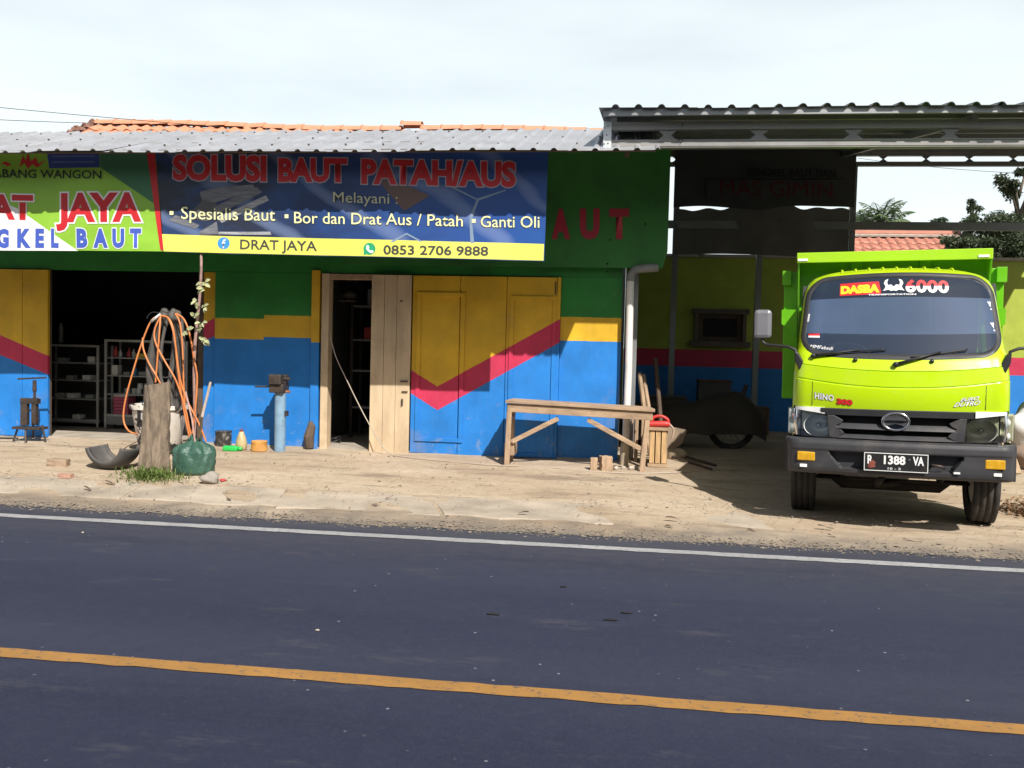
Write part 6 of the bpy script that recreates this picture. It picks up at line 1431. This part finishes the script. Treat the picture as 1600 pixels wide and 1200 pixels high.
# motorcycle under a brown cover in the dark of the bay
mc = G(1140, 694); mc.y = 12.3; mc.z = .15; mx0 = W(1140, 690, 12.3).x; mo_ = thing('covered_motorcycle', (mx0, 12.3, .15), 'motorcycle under a brown cover in the dark bay, front wheel showing', 'motorcycle')
for xw_, nm in ((mx0, 'front'), (mx0-1.15, 'rear')):
    wt = MB(); wt.tube([(xw_+.27*math.cos(a), 12.2, .43+.27*math.sin(a)) for a in [6.2832*k/30 for k in range(31)]], .042, 9, cap=False); wh = wt.build('wheel', M_rubber, mo_, sm=True)
    sp_ = MB()
    for k in range(12): a = 6.2832*k/12; sp_.tube([(xw_, 12.2, .43), (xw_+.24*math.cos(a), 12.2, .43+.24*math.sin(a))], .005, 5)
    sp_.lathe([(.04, -.05), (.04, .05)], (xw_, 12.2, .43), 12, axis='y'); sp_.build('spokes', M_galv_dull, wh)
def cover(u, v):
    x = mx0+.42-1.95*u; hgt = lerp_tab([(0, .45), (.10, .66), (.2, .74), (.3, .70), (.45, .60), (.75, .50), (.9, .36), (1, .2)], u)
    a = -1+2*v; return (x, 12.2+.32*a*(1+.1*math.sin(u*20)), .15+max(.0, hgt*(1-.68*abs(a)**4))+(.25 if abs(a) > .9 else .1)*(1-abs(a))*.2-.015*math.sin(u*31+a*4))
MB().grid(44, 16, cover).build('cover', pm('brown_cover', (.05,.04,.03), .8, var=.2, bstr=.4, bscale=8), mo_, sm=True)
MB().tube([(mx0+.02, 12.2, .43), (mx0+.18, 12.2, 1.0)], .03, 8).build('fork', M_iron, mo_)
# right edge: bagged load and scrap against the wall
a = W(1592, 700, 11.2); sk = thing('sack_pile', (a.x, 11.2, .15), 'white and brown sacks with scrap at the right edge beyond the truck', 'sacks')
MB().blob((a.x+.1, 11.2, .62), (.28, .22, .26), 4, 22, 16, .22).build('white_sack', pm('white_sack', (.62,.60,.60), .8, var=.15, bstr=.5, bscale=9, bdist=.02), sk, sm=True)
MB().blob((a.x+.16, 11.25, .32), (.36, .26, .22), 6, 22, 16, .2).build('brown_sack', pm('brown_sack', (.24,.17,.13), .85, var=.3, bstr=.5, bscale=9, bdist=.02), sk, sm=True)
tag(MB().bar(W(1588, 740, 10.6), W(1560, 660, 10.9), .12, .03).build('plank', M_wood), 'brown board leaning beside the sacks at the right edge', 'plank')
a = G(1597, 806); h_ = MB(); rn = random.Random(4)
for k in range(420):
    q_ = Vector((a.x+rn.gauss(.12, .14), a.y+rn.gauss(.1, .13), 0)); q_.z = ground_z(q_.x, q_.y)+.005+.10*max(0, 1-((q_.x-a.x-.2)/.4)**2)*rn.random()
    leaf_mesh(h_, q_, (rn.uniform(-1, 1), rn.uniform(-1, 1), rn.uniform(-.2, .5)), (0, 0, 1), rn.uniform(.03, .07), rn.uniform(.02, .035))
h_ = h_.build('leaf_heap', leaf_mat('dry_leaf', (.22,.13,.075), .5, .05)); h_['kind'] = 'stuff'; h_['label'] = 'heap of dry leaves at the right edge by the truck wheel'
# dry curled leaves and twigs on the kerb and road edge
rn = random.Random(8); M_dry = pm('dry_brown_leaf', (.10,.075,.055), .9, var=.4, scale=20)
for px_, py_ in ((172, 758), (137, 767), (358, 783), (608, 781), (588, 791), (818, 806), (1050, 815), (1045, 824), (1175, 830), (1290, 828), (1300, 838), (1425, 845), (1555, 851)):
    c_ = G(px_, py_); mb = MB(); a = rn.uniform(-.5, .5); L = rn.uniform(.025, .065)
    mb.grid(8, 3, lambda u, v: c_+Vector(((u-.5)*2*L*math.cos(a), (u-.5)*2*L*math.sin(a)+(v-.5)*.035*math.sin(math.pi*(.1+.8*u)), .006+.011*math.sin(math.pi*u+c_.x)*(.3+abs(v-.5)*2)+(.022 if 7.25 < c_.y < 7.95 else 0))))
    tag(mb.build('dry_leaf', M_dry, sm=True), 'dark curled dry leaf lying along the kerb slabs', 'leaf', 'dry leaves along the kerb')
for px_, py_, w in ((770, 961, .05), (955, 970, .05), (978, 959, .045), (880, 918, .03)):
    d = ray(px_, py_); c_ = Vector((0, 0, CAM_H))+d*(-CAM_H/d.z); tag(MB().blob(c_+Vector((0, 0, .006)), (w*.7, w*.2, .005), px_, 10, 6, .3).build('tar_patch', M_void, sm=True), 'small dark fleck lying on the asphalt', 'debris', 'flecks on the road')
for px_, py_ in ((496, 986), (129, 833)):
    d = ray(px_, py_); c_ = Vector((0, 0, CAM_H))+d*(-CAM_H/d.z); tag(MB().blob(c_+Vector((0, 0, .005)), (.011, .008, .005), px_, 8, 6, .3).build('pale_chip', M_pale, sm=True), 'small pale stone chip lying on the asphalt', 'stone', 'chips on the road')
# dim clutter along the back of the bay
M_cl = [pm('clutter_brown', (.10,.075,.055), .8, var=.4), pm('clutter_grey', (.09,.09,.09), .7, var=.4), pm('clutter_rust', (.13,.065,.04), .8, var=.4)]
for i, (x_, y_, w, d, h, lab) in enumerate(((.55, 13.9, .6, .5, .55, 'brown chest in the dark left corner of the bay'), (1.3, 14.3, .5, .4, .8, 'grey cabinet against the dark back wall of the bay'), (1.9, 14.4, .5, .4, .4, 'low rusty box against the back wall of the bay'))):
    o = thing('storage_box', (x_, y_, .15), lab, 'box')
    MB().box(x_-w/2, x_+w/2, y_-d/2, y_+d/2, .15, .15+h).build('box_body', M_cl[i], o, bevel=.01); MB().box(x_-w/2-.01, x_+w/2+.01, y_-d/2-.01, y_+d/2+.01, .151+h, .18+h).build('lid', M_cl[(i+1) % 3], o, bevel=.005)
